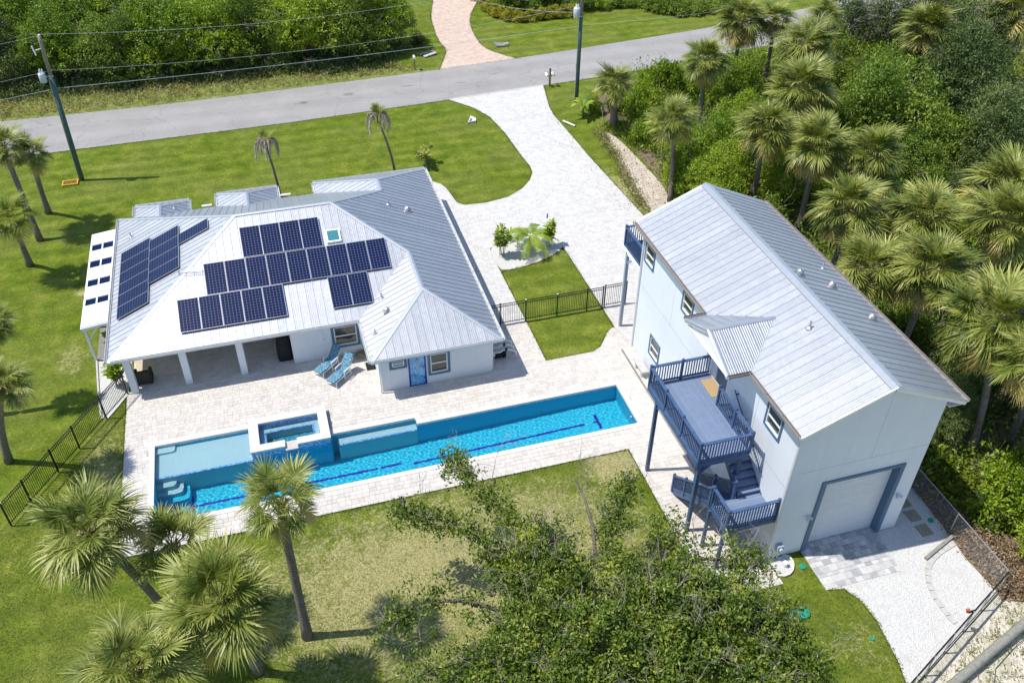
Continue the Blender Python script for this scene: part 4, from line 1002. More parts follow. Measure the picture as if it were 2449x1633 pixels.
railing(deck, (14.46, 26.46, ZF), (14.46, 21.56, ZF), posts=(0, 1.63, 3.26, 4.9)); railing(deck, (14.46, 26.46, ZF), (17.36, 26.46, ZF), posts=(1.5,)); railing(deck, (14.46, 21.56, ZF), (16.74, 21.56, ZF), posts=(2.28,)); railing(deck, (16.74, 21.56, ZF), (16.74, 24.45, ZF), posts=(1.45, 2.89))
solo('door_mat', MB().box(16.75, 17.37, 24.95, 26.1, ZF+.002, ZF+.016), 'mat_brown', 'tan door mat on the raised blue deck', 'mat', (17.05, 25.5, ZF))
st = thing('outdoor_stairs', 'blue timber stairs with mid landing climbing beside the white garage wall', 'stairs', (16.2, 22, 0))
ZL = 2.5
for i in range(11):
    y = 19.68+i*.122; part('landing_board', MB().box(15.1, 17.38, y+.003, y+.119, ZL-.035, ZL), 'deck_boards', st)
part('landing_frame', MB().box(15.06, 15.1, 19.64, 21.02, ZL-.26, ZL-.01).box(15.1, 17.38, 19.64, 19.68, ZL-.26, ZL-.01).box(15.1, 17.38, 21.02, 21.06, ZL-.26, ZL-.01), 'deck_blue', st)
for x, y in ((15.02, 20.9), (15.08, 19.72), (16.2, 20.98)): part('support_post', MB().box(x-.06, x+.06, y-.06, y+.06, 0, ZL-.2), 'deck_blue', st)
nu = 12
for i in range(nu-1):
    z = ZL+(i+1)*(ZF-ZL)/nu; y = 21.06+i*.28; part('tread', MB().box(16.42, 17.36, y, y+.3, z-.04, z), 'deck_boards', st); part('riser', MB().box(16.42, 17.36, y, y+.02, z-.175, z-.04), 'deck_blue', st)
for x in (16.38, 17.37): part('stringer', MB().bar((x, 21.0, ZL-.1), (x, 24.3, ZF-.15), .04, .28), 'deck_blue', st)
nl = 14
for i in range(nl-1):
    z = (i+1)*ZL/nl; y = 24.0-i*.23; part('tread', MB().box(15.1, 16.1, y-.25, y, z-.04, z), 'deck_boards', st); part('riser', MB().box(15.1, 16.1, y-.02, y, z-.175, z-.04), 'deck_blue', st)
for x in (15.08, 16.12): part('stringer', MB().bar((x, 24.1, -.0), (x, 21.05, ZL-.1), .04, .28), 'deck_blue', st)
railing(st, (15.06, 24.1, .08), (15.06, 21.05, ZL), .95, .12, posts=(.05, 1.3, 3.85)); railing(st, (16.14, 24.1, .08), (16.14, 21.05, ZL), .95, .12, posts=(.05, 1.95, 3.85))
railing(st, (15.1, 21.0, ZL), (15.1, 19.68, ZL), posts=(0, 1.32)); railing(st, (15.1, 19.68, ZL), (17.36, 19.68, ZL), posts=(2.2,))
part('wall_handrail', MB().tube([(17.3, 21.2, ZL+1.0), (17.3, 24.2, ZF+.95)], .025, 8), 'deck_blue', st)
for i in range(4):
    t = i/3; part('rail_bracket', MB().box(17.3, 17.4, 21.3+2.7*t-.02, 21.3+2.7*t+.02, ZL+.95+2.0*t, ZL+1.0+2.0*t), 'black_metal', st)
bal = thing('rear_balcony', 'small blue railed balcony on the street side of the garage building', 'balcony', (19, 35.7, 0))
part('floor', MB().box(17.4, 23.5, BY1+.003, 36.75, 4.9, 5.0), 'deck_blue', bal); part('fascia', MB().box(17.34, 17.4, BY1, 36.81, 4.82, 5.02).box(17.4, 23.5, 36.75, 36.81, 4.82, 5.02), 'white_paint', bal)
for x in (17.42, 20.4, 23.4): part('support_post', MB().box(x-.08, x+.08, 36.1, 36.26, 0, 4.9), 'grey_paint', bal)
part('knee_brace', MB().bar((17.45, 36.18, 4.2), (17.45, 35.5, 4.88), .1, .1), 'grey_paint', bal)
railing(bal, (17.44, 34.45, 5.0), (17.44, 36.72, 5.0), 1.15, posts=(2.25,)); railing(bal, (17.44, 36.72, 5.0), (23.45, 36.72, 5.0), 1.15, posts=(2.0, 4.0, 6.0))
# ------------------------------------------------------------------ fences
PICK = MB().box(-.009, .009, -.009, .009, 0, 1).mesh('picket'); PICK.materials.append(MATS['black_metal'])
def picket_fence(name, label, a, b, posts, h=1.4, caps_=(), gap=(), cat='fence', step=.105):
    a = Vector((*a, 0)); b = Vector((*b, 0)); L = (b-a).length; d = (b-a)/L
    t = thing(name, label, cat, tuple((a+b)/2))
    for z, nm in ((.16, 'bottom_rail'), (h-.17, 'middle_rail'), (h-.02, 'top_rail')):
        part(nm, MB().bar(a+Vector((0,0,z)), b+Vector((0,0,z)), .028, .034), 'black_metal', t)
    n = int(L/step)
    for i in range(n):
        p = a+d*(L*(i+.5)/n)
        if any(abs((p-a).length-q) < .05 for q in posts): continue
        shared('picket', PICK, t, (p.x, p.y, .06), (0, 0, math.atan2(d.y, d.x)), (1, 1, h-.07))
    for i, q in enumerate(posts):
        p = a+d*q; o = part('post', MB().bar((p.x, p.y, 0), (p.x, p.y, h+.03), .062, .062, d), 'black_metal', t)
        part('post_cap', MB().bar((p.x, p.y, h+.03), (p.x, p.y, h+.05), .075, .075, d), 'white_plastic' if i in caps_ else 'black_metal', o)
    return t
picket_fence('picket_fence', 'black metal picket fence running diagonally from the patio corner into the left lawn', (-13.4, 30.25), (-8.83, 37.8), (0.02, 1.37, 3.25, 4.83, 6.97, 8.8), 1.42, (0,))
picket_fence('picket_fence', 'black metal picket fence crossing the strip of lawn between house and garage', (9.5, 38.07), (17.1, 38.07), (1.45, 2.93, 4.8, 6.6, 7.56), 1.45, (1, 2))
picket_fence('fence_gate', 'black metal picket gate beside the garage building', (17.16, 38.07), (18.5, 38.07), (0.02, 1.32), 1.52, cat='gate')
cl = thing('chain_link_fence', 'low chain link fence around the white gravel corner at the lower right', 'fence', (25.6, 15.3, 0))
cpts = [(25.72, 34.0), (25.72, 15.42), (20.4, 13.02), (17.0, 11.5)]
def wires(a, b, h, step):
    a = Vector((*a, 0)); b = Vector((*b, 0)); L = (b-a).length; d = (b-a)/L; mb = MB(); n = int(L/step); up = Vector((0,0,1)); w = .0035
    for s in (-1, 1):
        r = d.cross(up)*.004*s
        for i in range(-int(h/step), n+int(h/step)):
            x0 = i*step; x1 = x0+s*h; z0, z1 = 0.03, h
            def cl_(x, z, xo, zo):
                return x, z
            xa, za, xb, zb = x0, z0, x1, z1
            if (xa < 0 and xb < 0) or (xa > L and xb > L): continue
            for lim in (0, L):
                for k in (0, 1):
                    if k == 0 and ((lim == 0 and xa < 0) or (lim == L and xa > L)): za += (zb-za)*(lim-xa)/(xb-xa); xa = lim
                    if k == 1 and ((lim == 0 and xb < 0) or (lim == L and xb > L)): zb = za+(zb-za)*(lim-xa)/(xb-xa); xb = lim
            p = a+d*xa+up*za+r; q = a+d*xb+up*zb+r; e = (d*s*-1+up).normalized()*w
            mb.quad(p-e, q-e, q+e, p+e)
    return mb
for i, (a, b) in enumerate(zip(cpts[:-1], cpts[1:])):
    part('top_rail', MB().tube([(*a, 1.3), (*b, 1.3)], .024, 8), 'galvanised' if i == 0 else 'black_metal', cl)
    o = part('wire_mesh', wires(a, b, 1.3, .085), 'galvanised' if i == 0 else 'black_metal', cl); o['kind'] = 'stuff'
    L = math.hypot(b[0]-a[0], b[1]-a[1]); k = max(1, round(L/(3.3 if i == 0 else 1.46)))
    for j in range(k+1):
        x = a[0]+(b[0]-a[0])*j/k; y = a[1]+(b[1]-a[1])*j/k
        if i and j == 0: continue
        part('post', MB().lathe([(.03, 0), (.03, 1.32), (.02, 1.36)], (x, y, 0), 8), 'galvanised', cl)
part('bottom_rail', MB().tube([(25.72, 15.42, .12), (20.4, 13.02, .12), (17.0, 11.5, .12)], .02, 6), 'black_metal', cl)
part('fence_screen', MB().bar((25.72, 15.42, 1.22), (17.0, 11.5, 1.22), .05, .12), 'black_metal', cl)

# ------------------------------------------------------------------ terrace furniture
def lounger(loc, rz, label):
    t = thing('sun_lounger', label, 'sun lounger', (0, 0, 0), 'sun loungers by the house wall')
    f = 'white_plastic'; L, Wd = 1.3, .56
    for s in (-1, 1):
        y = s*Wd/2
        part('side_rail', MB().tube([(-.75, y, .3), (.55, y, .33)], .024, 8), f, t)
        part('leg', MB().tube([(-.68, y, .3), (-.70, y, 0)], .024, 8), f, t); part('leg', MB().tube([(.5, y, .55), (.52, y, 0)], .024, 8), f, t); part('leg', MB().tube([(0.02, y, .55), (0.0, y, 0)], .024, 8), f, t)
        part('armrest', MB().tube([(-.02, y, .55), (.25, y, .57), (.6, y, .55)], .03, 8), f, t)
        part('foot_rail', MB().tube([(0.0, y, .06), (.52, y, .06)], .02, 6), f, t)
    part('stretcher', MB().tube([(-.69, -Wd/2, .08), (-.69, Wd/2, .08)], .02, 6), f, t); part('stretcher', MB().tube([(.52, -Wd/2, .08), (.52, Wd/2, .08)], .02, 6), f, t)
    part('back_frame', MB().tube([(.35, -Wd/2, .33), (.86, -Wd/2+.02, .93), (.86, Wd/2-.02, .93), (.35, Wd/2, .33)], .022, 8), f, t)
    def pad(pts, th):
        mb = MB(); n = len(pts)
        for y in (-Wd/2+.02, Wd/2-.02):
            for (x, z) in pts: mb.v.append((x, y, z))
            for (x, z) in pts: mb.v.append((x, y, z+th))
        k = 2*n
        for i in range(n-1): mb.f += [(i, i+1, k+i+1, k+i)[::-1], (n+i, n+i+1, k+n+i+1, k+n+i), (i, n+i, n+i+1, i+1)[::-1], (k+i, k+i+1, k+n+i+1, k+n+i)[::-1]]
        mb.f += [(0, k, k+n, n), (n-1, 2*n-1, k+2*n-1, k+n-1)]
        return mb
    part('seat_cushion', pad([(-.8, .33), (-.45, .345), (-.1, .335), (.32, .355)], .07), 'print_fabric', t)
    part('back_cushion', pad([(.33, .36), (.5, .58), (.68, .79), (.9, 1.02)], .06), 'print_fabric', t)
    t.location = loc; t.rotation_euler = (0, 0, rz); return t
lounger((1.2, 36.92, .012), math.radians(42), 'white lounger with blue patterned cushion nearest the house window')
lounger((1.72, 36.0, .012), math.radians(44), 'white lounger with blue patterned cushion nearest the pool')
def coil():
    mb = MB(); pts = []
    for i in range(120): a = i*.33; r = .24+.08*math.sin(a*.21); pts.append((3.02+r*math.cos(a), 37.52+r*math.sin(a), .03+.0012*i))
    pts += [(3.2, 37.7, .3), (3.15, 37.84, .7)]
    return mb.tube(pts, .013, 6)
solo('garden_hose', coil(), 'hose', 'coiled tan garden hose on the terrace below the window', 'hose', (3.02, 37.52, 0), smooth=True)
solo('floor_mat', MB().box(3.14, 3.62, 36.22, 36.88, .004, .02), 'black_cover', 'small dark mat in the corner beside the right wing', 'mat', (3.4, 36.5, 0))
gc = MB()
for i, (z, a, b) in enumerate(((0.02, .40, .34), (.5, .41, .35), (1.0, .38, .33), (1.4, .33, .28), (1.6, .24, .18))):
    for j in range(16):
        t = 2*PI*j/16; e = 3.0; cx = abs(math.cos(t))**(2/e)*math.copysign(1, math.cos(t)); cy = abs(math.sin(t))**(2/e)*math.copysign(1, math.sin(t)); w_ = 1+.05*math.sin(5*t+i)
        gc.v.append((-.86+cx*a*w_, 38.5+cy*b*w_, z))
for i in range(4):
    for j in range(16): gc.f.append((i*16+j, i*16+(j+1) % 16, i*16+16+(j+1) % 16, i*16+16+j))
gc.f.append(tuple(64+j for j in range(16)))
solo('covered_grill', gc, 'black_cover', 'tall black fabric covered grill against the patio wall', 'grill', (-.86, 38.5, 0), smooth=True)
def wchair(x, y, rz, label):
    t = thing('wicker_armchair', label, 'armchair', (0, 0, 0))
    part('base', MB().box(-.36, .36, -.36, .3, .05, .32), 'wicker', t); part('backrest', MB().bar((0, .3, .3), (0, .42, .95), .74, .12, (0, 1, 0)), 'wicker', t)
    for s in (-1, 1): part('armrest', MB().box(s*.36-.07, s*.36+.07, -.38, .34, .05, .62), 'wicker', t)
    part('seat_cushion', MB().box(-.28, .28, -.36, .26, .32, .44), 'black_cover', t); part('pillow', MB().box(-.25, .25, .2, .3, .46, .78), 'rug_beige', t)
    t.location = (x, y, .004); t.rotation_euler = (0, 0, rz); return t
wchair(-8.02, 38.55, PI, 'dark wicker armchair beside the left patio column')
solo('patio_rug', MB().box(-8.5, -7.5, 39.1, 41.2, .004, .016), 'rug_beige', 'beige rug on the covered patio behind the wicker chair', 'rug', (-8, 40, 0))
t = thing('stone_bench', 'small pale stone bench by the garage wall under the low window', 'bench', (16.95, 32.2, 0))
part('seat', MB().box(16.78, 17.16, 31.62, 32.85, .36, .44), 'concrete', t)
for y in (31.85, 32.6): part('leg', MB().box(16.84, 17.1, y-.09, y+.09, 0, .36), 'concrete', t)
# bins behind the house
for x, y, rz, lab in ((10.15, 43.0, .2, 'black lidded wheelie bin by the right house wall, farther from the camera'), (10.2, 42.0, .0, 'green grey lidded wheelie bin by the right house wall, nearer the camera')):
    t = thing('wheelie_bin', lab, 'bin', (x, y, 0)); s = MB()
    s.lathe([(.27, .05), (.34, .98), (.36, 1.0)], (x, y, 0), 14); part('body', s, 'black_cover' if rz else 'pole_green', t, True)
    part('lid', MB().lathe([(.37, 1.0), (.37, 1.05), (.3, 1.1), (.05, 1.13)], (x, y, 0), 14), 'dark_brown', t, True); part('wheel', MB().tube([(x-.3, y+.26, .1), (x-.22, y+.26, .1)], .1, 12), 'black_metal', t)
t = thing('pool_equipment', 'black pool pump with white pipework on the paving by the house corner', 'pump', (10.2, 35.6, 0))
part('pump_body', MB().tube([(9.85, 35.3, .22), (10.25, 35.3, .22)], .15, 12).lathe([(.14, .1), (.14, .45), (.1, .5)], (10.35, 35.3, 0), 12), 'black_cover', t, True)
for i in range(3):
    y = 35.1+.42*i; part('pipe', MB().tube([(9.75, y+.1, .5), (10.15, y+.1, .5), (10.3, y+.1, .62), (10.7, y, .62), (10.95, y-.05, .5), (10.95, y-.05, 0)], .045, 8), 'white_plastic', t, True)
    part('valve', MB().lathe([(.07, 0), (.07, .12), (.03, .16)], (10.45, y+.05, .6), 10), 'black_metal', t)
part('manifold', MB().tube([(9.75, 35.0, .5), (9.75, 36.6, .5)], .05, 8), 'white_plastic', t, True); part('filter', MB().lathe([(.25, 0), (.27, .3), (.25, .85), (.1, 1.0)], (9.95, 37.0, 0), 14), 'black_cover', t, True)
for x, y, lab in ((-5.9, 28.0, 'round white skimmer lid near the left end of the pool'), (13.3, 33.1, 'round white skimmer lid on the paving beyond the far end of the pool')):
    solo('skimmer_lid', MB().lathe([(.14, .004), (.14, .012)], (x, y, 0), 20), 'white_plastic', lab, 'lid', (x, y, 0), 'skimmer lids')
solo('blue_float', MB().lathe([(.05, 0), (.14, .03), (.15, .08), (.08, .13)], (-7.3, 28.95, -.14), 14), 'cobalt', 'small cobalt blue float in the near left pool corner', 'float', (-7.3, 28.95, -.14), smooth=True)

# ------------------------------------------------------------------ garage yard things
arc = smooth_line([(25.6, 18.0), (24.5, 17.72), (23.74, 17.31), (23.4, 16.86), (23.14, 16.34), (22.99, 15.7), (22.98, 15.05), (23.05, 14.5)], 2)
t = thing('paver_edging', 'curved row of grey pavers set in the white gravel', 'edging', (23.5, 16.5, 0))
acc = 0; prev = arc[0]
ptsr = [arc[0]]
for q in arc[1:]:
    L = math.hypot(q[0]-prev[0], q[1]-prev[1]); n = max(1, int(L/.07))
    for i in range(1, n+1): ptsr.append((prev[0]+(q[0]-prev[0])*i/n, prev[1]+(q[1]-prev[1])*i/n))
    prev = q
seg = [ptsr[0]]
for q in ptsr[1:]:
    if math.hypot(q[0]-seg[-1][0], q[1]-seg[-1][1]) > .33: seg.append(q)
for a, b in zip(seg[:-1], seg[1:]):
    d = Vector((b[0]-a[0], b[1]-a[1], 0)).normalized()*.012
    mb = MB().bar((a[0]+d.x, a[1]+d.y, -.0), (b[0]-d.x, b[1]-d.y, -.0), .24, .05); o = part('paver', mb, 'concrete', t)
solo('timber_log', MB().bar((23.84, 17.6, .06), (25.74, 18.3, .06), .14, .15), 'weathered_wood', 'weathered timber sleeper lying on the white gravel', 'timber', (24.8, 18, 0))
for x, y, lab in ((24.8, 19.8, 'middle of the three tan stepping stones beside the garage'), (24.78, 18.97, 'tan stepping stone nearest the timber sleeper'), (24.85, 20.6, 'tan stepping stone farthest back, partly behind the garage corner')):
    solo('stepping_stone', MB().box(x-.28, x+.28, y-.3, y+.3, -.02, .012), 'stone_tan', lab, 'paving stone', (x, y, 0), 'stepping stones')
t = thing('electric_meter', 'grey electric meter box on a post by the garage corner', 'meter', (17.72, 19.3, 0)); part('pole', MB().tube([(17.72, 19.36, 0), (17.72, 19.36, .85)], .025, 8), 'galvanised', t); part('box', MB().box(17.58, 17.86, 19.26, 19.46, .6, .95), 'grey_paint', t); part('dial', MB().tube([(17.72, 19.26, .8), (17.72, 19.18, .8)], .08, 12), 'transformer_grey', t)
pad_ = [(17.4, 19.45), (18.3, 19.45), (18.35, 19.0), (18.0, 18.55), (17.45, 18.5), (17.2, 18.9)]
struct('equipment_pad', MB().prism(smooth_poly(pad_, 1), -.04, .03), 'shell_gravel')
t = thing('edging_bricks', 'ring of white edging stones around the small gravel pad', 'edging', (17.8, 19, 0))
pe = smooth_poly(pad_, 1)
for a, b in zip(pe, pe[1:]+pe[:1]):
    if a[1] > 19.4 and b[1] > 19.4: continue
    part('stone', MB().bar((*a, .03), (*b, .03), .1, .09), 'coping', t)
solo('white_bucket', MB().lathe([(.1, 0), (.12, .22), (.12, .23)], (17.9, 18.95, .03), 14), 'white_plastic', 'small white bucket on the gravel pad by the garage corner', 'bucket', (17.9, 18.95, .03))
for x, y, r, h, lab in ((18.62, 18.75, .15, .02, 'round green valve lid in the grass by the garage corner'), (17.45, 16.72, .27, .08, 'large green septic lid beside the tangled tree'), (16.95, 16.85, .17, .08, 'smaller green septic lid partly under the tangled tree'), (19.46, 14.95, .09, .01, 'tiny pale green lid in the lower right lawn'), (25.4, 19.35, .13, .04, 'dark green lid on the gravel near the chain link fence')):
    solo('green_lid', MB().lathe([(r, -.03), (r, h*.7), (r*.85, h), (.01, h*1.1)], (x, y, 0), 18), 'green_lid', lab, 'lid', (x, y, 0), 'green access lids')
t = thing('utility_log', 'long grey green wooden pole lying along the bottom right corner', 'pole', (23, 13, 0)); part('shaft', MB().tube([(17.5, 10.95, .22), (21.0, 12.3, .3), (26.4, 14.0, .42), (31, 15.3, .5)], [.17, .175, .185, .19], 12), 'weathered_wood', t, True)
part('cable', MB().tube([(22.6, 11.9, .03), (23.2, 12.5, .02), (24.4, 13.0, .03), (25.0, 13.2, .1), (26.1, 13.9, .4)], .012, 6), 'black_metal', t)
t = thing('gate_latch', 'small orange disc latch on the dark chain link fence', 'latch', (22.95, 14.25, 0)); part('disc', MB().tube([(22.9, 14.3, 1.25), (22.97, 14.4, 1.25)], .08, 12), 'terracotta', t); part('arm', MB().box(22.92, 23.2, 14.26, 14.32, 1.2, 1.28), 'black_metal', t)

# ------------------------------------------------------------------ street things
def upole(x, y, h, lean, label, two):
    t = thing('utility_pole', label, 'utility pole', (x, y, 0), 'utility poles')
    tx, ty = x+lean[0], y+lean[1]
    def P(f): return (x+lean[0]*f, y+lean[1]*f, h*f)
    part('lower_shaft', MB().tube([P(0), P(.45), P(two)], [.165, .155, .145], 14), 'pole_green', t, True)
    part('upper_shaft', MB().tube([P(two), P(.95), P(1)], [.13, .11, .105], 14), 'pole_wood', t, True)
    part('collar', MB().tube([P(two-.004), P(two+.004)], .152, 14), 'galvanised', t)
    part('conduit', MB().tube([(P(0)[0]-.17, P(0)[1]-.05, .0), (P(two*.98)[0]-.16, P(two*.98)[1]-.05, P(two*.98)[2])], .03, 8), 'galvanised', t)
    return t, P
pl_, PL = upole(-12.68, 62.05, 10.1, (.2, .1), 'leaning utility pole with teal lower half in the front lawn at the left', .74)
def transformer(t, c, s=1):
    o = part('transformer', MB().lathe([(.2*s, 0), (.23*s, .02), (.23*s, .62*s), (.2*s, .66*s), (.05, .7*s)], c, 16), 'transformer_grey', t, True)
    for a in (0, 2.1, 4.2): part('bushing', MB().lathe([(.035, 0), (.055, .06), (.03, .1), (.05, .16), (.02, .26)], (c[0]+.1*math.cos(a), c[1]+.1*math.sin(a), c[2]+.66*s), 8), 'white_plastic', o)
    part('bracket', MB().bar((c[0], c[1], c[2]+.35), (c[0]+.3, c[1], c[2]+.35), .1, .08), 'galvanised', o)
transformer(pl_, (-13.02, 62.0, 7.15), .95)
part('cutout_fuse', MB().tube([(-12.6, 62.1, 9.3), (-13.0, 62.0, 9.25)], .025, 8).tube([(-13.05, 62.0, 9.55), (-12.95, 61.95, 8.95)], .05, 10), 'white_plastic', pl_)
part('top_insulator', MB().lathe([(.06, 0), (.09, .06), (.04, .1), (.07, .16), (.02, .2)], (-12.45, 62.15, 10.0), 10), 'white_plastic', pl_)
pr_, PR = upole(25.09, 64.82, 10.8, (.0, .0), 'upright utility pole with grey transformer at the driveway entrance', .66)
transformer(pr_, (24.72, 64.8, 7.05), 1.15)
part('yellow_marker', MB().tube([(25.9, 62.4, 0), (25.85, 62.6, 2.2)], .03, 8), 'yellow_paint', pr_)
def wire(p, q, sag, r, lab):
    p = Vector(p); q = Vector(q); pts = []
    for i in range(25): f = i/24; v = p.lerp(q, f); v.z -= sag*4*f*(1-f); pts.append(v)
    solo('power_line', MB().tube(pts, r, 5), 'transformer_grey', lab, 'cable', tuple(p.lerp(q, .5)), 'overhead cables')
wire((-12.45, 62.15, 10.2), (25.1, 64.9, 10.6), 1.1, .0065, 'topmost overhead wire between the two utility poles')
wire((-12.5, 62.1, 7.85), (25.0, 64.85, 7.95), .8, .0065, 'middle overhead wire between the two utility poles')
wire((-12.5, 62.1, 6.65), (25.0, 64.85, 6.35), .25, .0105, 'lowest and thickest overhead cable between the two utility poles')
wire((-12.6, 62.1, 10.1), (-46, 60, 9.2), .8, .0065, 'topmost overhead wire leaving the left pole out of frame'); wire((-12.7, 62.1, 7.8), (-46, 60, 7.0), .8, .0065, 'middle overhead wire leaving the left pole out of frame'); wire((-12.7, 62.1, 6.6), (-46, 60, 5.8), .6, .0105, 'lowest overhead cable leaving the left pole out of frame')
wire((24.8, 64.9, 7.4), (12, 104, 4.5), 2.2, .009, 'sagging service cable from the right pole across the street to the neighbour'); wire((25.1, 64.9, 6.4), (66, 71, 6.4), .8, .009, 'overhead cable from the right pole to the right above the road')
def mailbox(t, x, y, z, s):
    mb = MB(); k = 10; Lm = .5
    for yy in (0, Lm):
        mb.v += [(x-.09, y-.25+yy, z)] + [(x-.09*math.cos(PI*i/k), y-.25+yy, z+.12+.09*math.sin(PI*i/k)) for i in range(k+1)] + [(x+.09, y-.25+yy, z)]
    n = k+3; mb.f = [tuple(range(n))[::-1], tuple(range(n, 2*n))] + [(i, (i+1) % n, n+(i+1) % n, n+i) for i in range(n)]
    o = part('mailbox', mb, 'white_plastic', t); part('flag', MB().box(x+.092, x+.1, y-.1, y-.05, z+.1, z+.28), 'red', o); return o
t = thing('mailbox_post', 'brown wooden post with two white mailboxes beside the driveway', 'mailbox', (24.13, 68.8, 0)); part('post', MB().box(24.06, 24.2, 68.73, 68.87, 0, 1.45), 'wood_post', t); part('cross_arm', MB().box(23.75, 24.5, 68.76, 68.84, .82, .9), 'wood_post', t); part('post_cap', MB().box(24.05, 24.21, 68.72, 68.88, 1.45, 1.5), 'navy', t)
mailbox(t, 23.85, 68.8, .9, 1); mailbox(t, 24.4, 68.8, .9, 1)
t = thing('mailbox_post', 'brown post with a single white mailbox on the far side of the road', 'mailbox', (13.82, 75.3, 0)); part('post', MB().box(13.77, 13.87, 75.25, 75.35, 0, 1.0), 'wood_post', t); mailbox(t, 13.82, 75.3, 1.0, 1)
t = thing('small_flag', 'small striped flag on a stick behind the right utility pole', 'flag', (26.85, 69.7, 0)); part('stick', MB().tube([(26.85, 69.7, 0), (26.75, 69.7, 1.35)], .012, 6), 'wood_post', t)
fl_ = MB(); fw = MB()
for i in range(9):
    (fl_ if i % 2 == 0 else fw).box(26.78, 27.06, 69.69, 69.705, .72+.06*i, .78+.06*i)
part('red_stripes', fl_, 'red', t); part('white_stripes', fw, 'white_paint', t); part('canton', MB().box(26.77, 26.92, 69.68, 69.712, 1.02, 1.262), 'navy', t)
t = thing('garden_flag', 'tiny purple garden flag on a stake behind the planting bed', 'flag', (16.9, 47.7, 0)); part('stake', MB().tube([(16.9, 47.7, 0), (16.9, 47.7, .75)], .008, 6), 'black_metal', t); part('cloth', MB().box(16.86, 16.95, 47.68, 47.7, .4, .72), 'purple', t)
t = thing('storm_grate', 'rusty steel grate frame lying on the lawn near the left utility pole', 'grate', (-13.4, 61.7, 0))
part('frame', MB().box(-13.92, -12.9, 61.4, 61.46, 0, .08).box(-13.92, -12.9, 62.02, 62.08, 0, .08).box(-13.92, -13.86, 61.46, 62.02, 0, .08).box(-12.96, -12.9, 61.46, 62.02, 0, .08), 'yellow_paint', t)
for i in range(11): part('bar', MB().box(-13.82+i*.08, -13.79+i*.08, 61.46, 62.02, .01, .07), 'wood_post', t)
part('stake', MB().tube([(-13.1, 61.2, 0), (-13.05, 60.7, .35)], .015, 6), 'pole_green', t)
t = thing('culvert_end', 'pale triangular concrete culvert end in the front lawn near the driveway', 'culvert', (15.95, 64, 0)); part('slab', MB().prism([(15.6, 63.5), (16.3, 63.6), (16.4, 64.1), (16.1, 64.6)], -.04, .14), 'coping', t); part('pipe_mouth', MB().tube([(15.8, 63.6, .1), (16.0, 64.0, .12)], .1, 10), 'concrete_dark', t)
t = thing('culvert_end', 'weathered concrete culvert slabs left of the pink driveway', 'culvert', (15.6, 78.4, 0)); part('slab', MB().bar((14.9, 78.3, .08), (16.3, 78.8, .12), .3, .12), 'concrete_dark', t); part('slab', MB().bar((15.2, 77.8, .06), (16.4, 78.4, .1), .35, .1), 'concrete', t)
t = thing('culvert_end', 'grey concrete culvert slab in the lawn right of the pink driveway', 'culvert', (22.8, 78.9, 0)); part('slab', MB().prism([(22.2, 79.6), (22.2, 78.5), (23.3, 78.4), (23.4, 78.9)], -.04, .09), 'concrete_dark', t); part('pipe_mouth', MB().tube([(22.9, 78.6, .12), (23.4, 78.8, .1)], .14, 10), 'concrete', t)
solo('pvc_pipe', MB().tube([(22.95, 61.9, .06), (23.55, 60.8, .06)], .07, 10), 'white_plastic', 'short white pipe lying on the grass beside the driveway', 'pipe', (23.2, 61.4, 0))
solo('wooden_stake', MB().bar((25.75, 60.2, 0), (25.55, 60.5, 1.6), .07, .04), 'rug_beige', 'pale wooden stake leaning near the short palm by the driveway', 'stake', (25.7, 60.3, 0))
# ------------------------------------------------------------------ vegetation
def leaf_mesh(name, cen, dirs, size, tone, mat, width=.42, fold=.12, rng=None, nrm=None):
    """many rhombic folded leaves as one mesh; cen, dirs (N,3); size, tone (N,)"""
    rng = rng or np.random.default_rng(1)
    n = len(cen); d = dirs/np.linalg.norm(dirs, axis=1, keepdims=True)
    face = rng.normal(size=(n, 3))*.5+np.array([0, 0, .9])+(0 if nrm is None else nrm*.55)
    r = np.cross(d, face); r /= np.maximum(1e-6, np.linalg.norm(r, axis=1, keepdims=True))
    nn = np.cross(r, d); s = size[:, None]
    up = np.where(nn[:, 2:3] < 0, -nn, nn)
    base = cen; mid = cen+d*s*.5; tip = cen+d*s-up*s*.12
    v = np.empty((n, 4, 3)); v[:, 0] = base; v[:, 1] = mid+r*s*width*.5+up*s*fold; v[:, 2] = tip; v[:, 3] = mid-r*s*width*.5+up*s*fold
    idx = np.arange(n)*4
    f = np.empty((n, 2, 3), dtype=np.int32); f[:, 0] = np.stack([idx, idx+1, idx+2], 1); f[:, 1] = np.stack([idx, idx+2, idx+3], 1)
    me = bpy.data.meshes.new(name); nf = 2*n
    me.vertices.add(4*n); me.vertices.foreach_set('co', v.reshape(-1).astype(np.float32))
    me.loops.add(3*nf); me.loops.foreach_set('vertex_index', f.reshape(-1))
    me.polygons.add(nf); me.polygons.foreach_set('loop_start', np.arange(nf, dtype=np.int32)*3)
    me.update(calc_edges=True)
    at = me.attributes.new('tone', 'FLOAT', 'FACE'); at.data.foreach_set('value', np.repeat(tone, 2).astype(np.float32))
    me.materials.append(MATS[mat]); return me
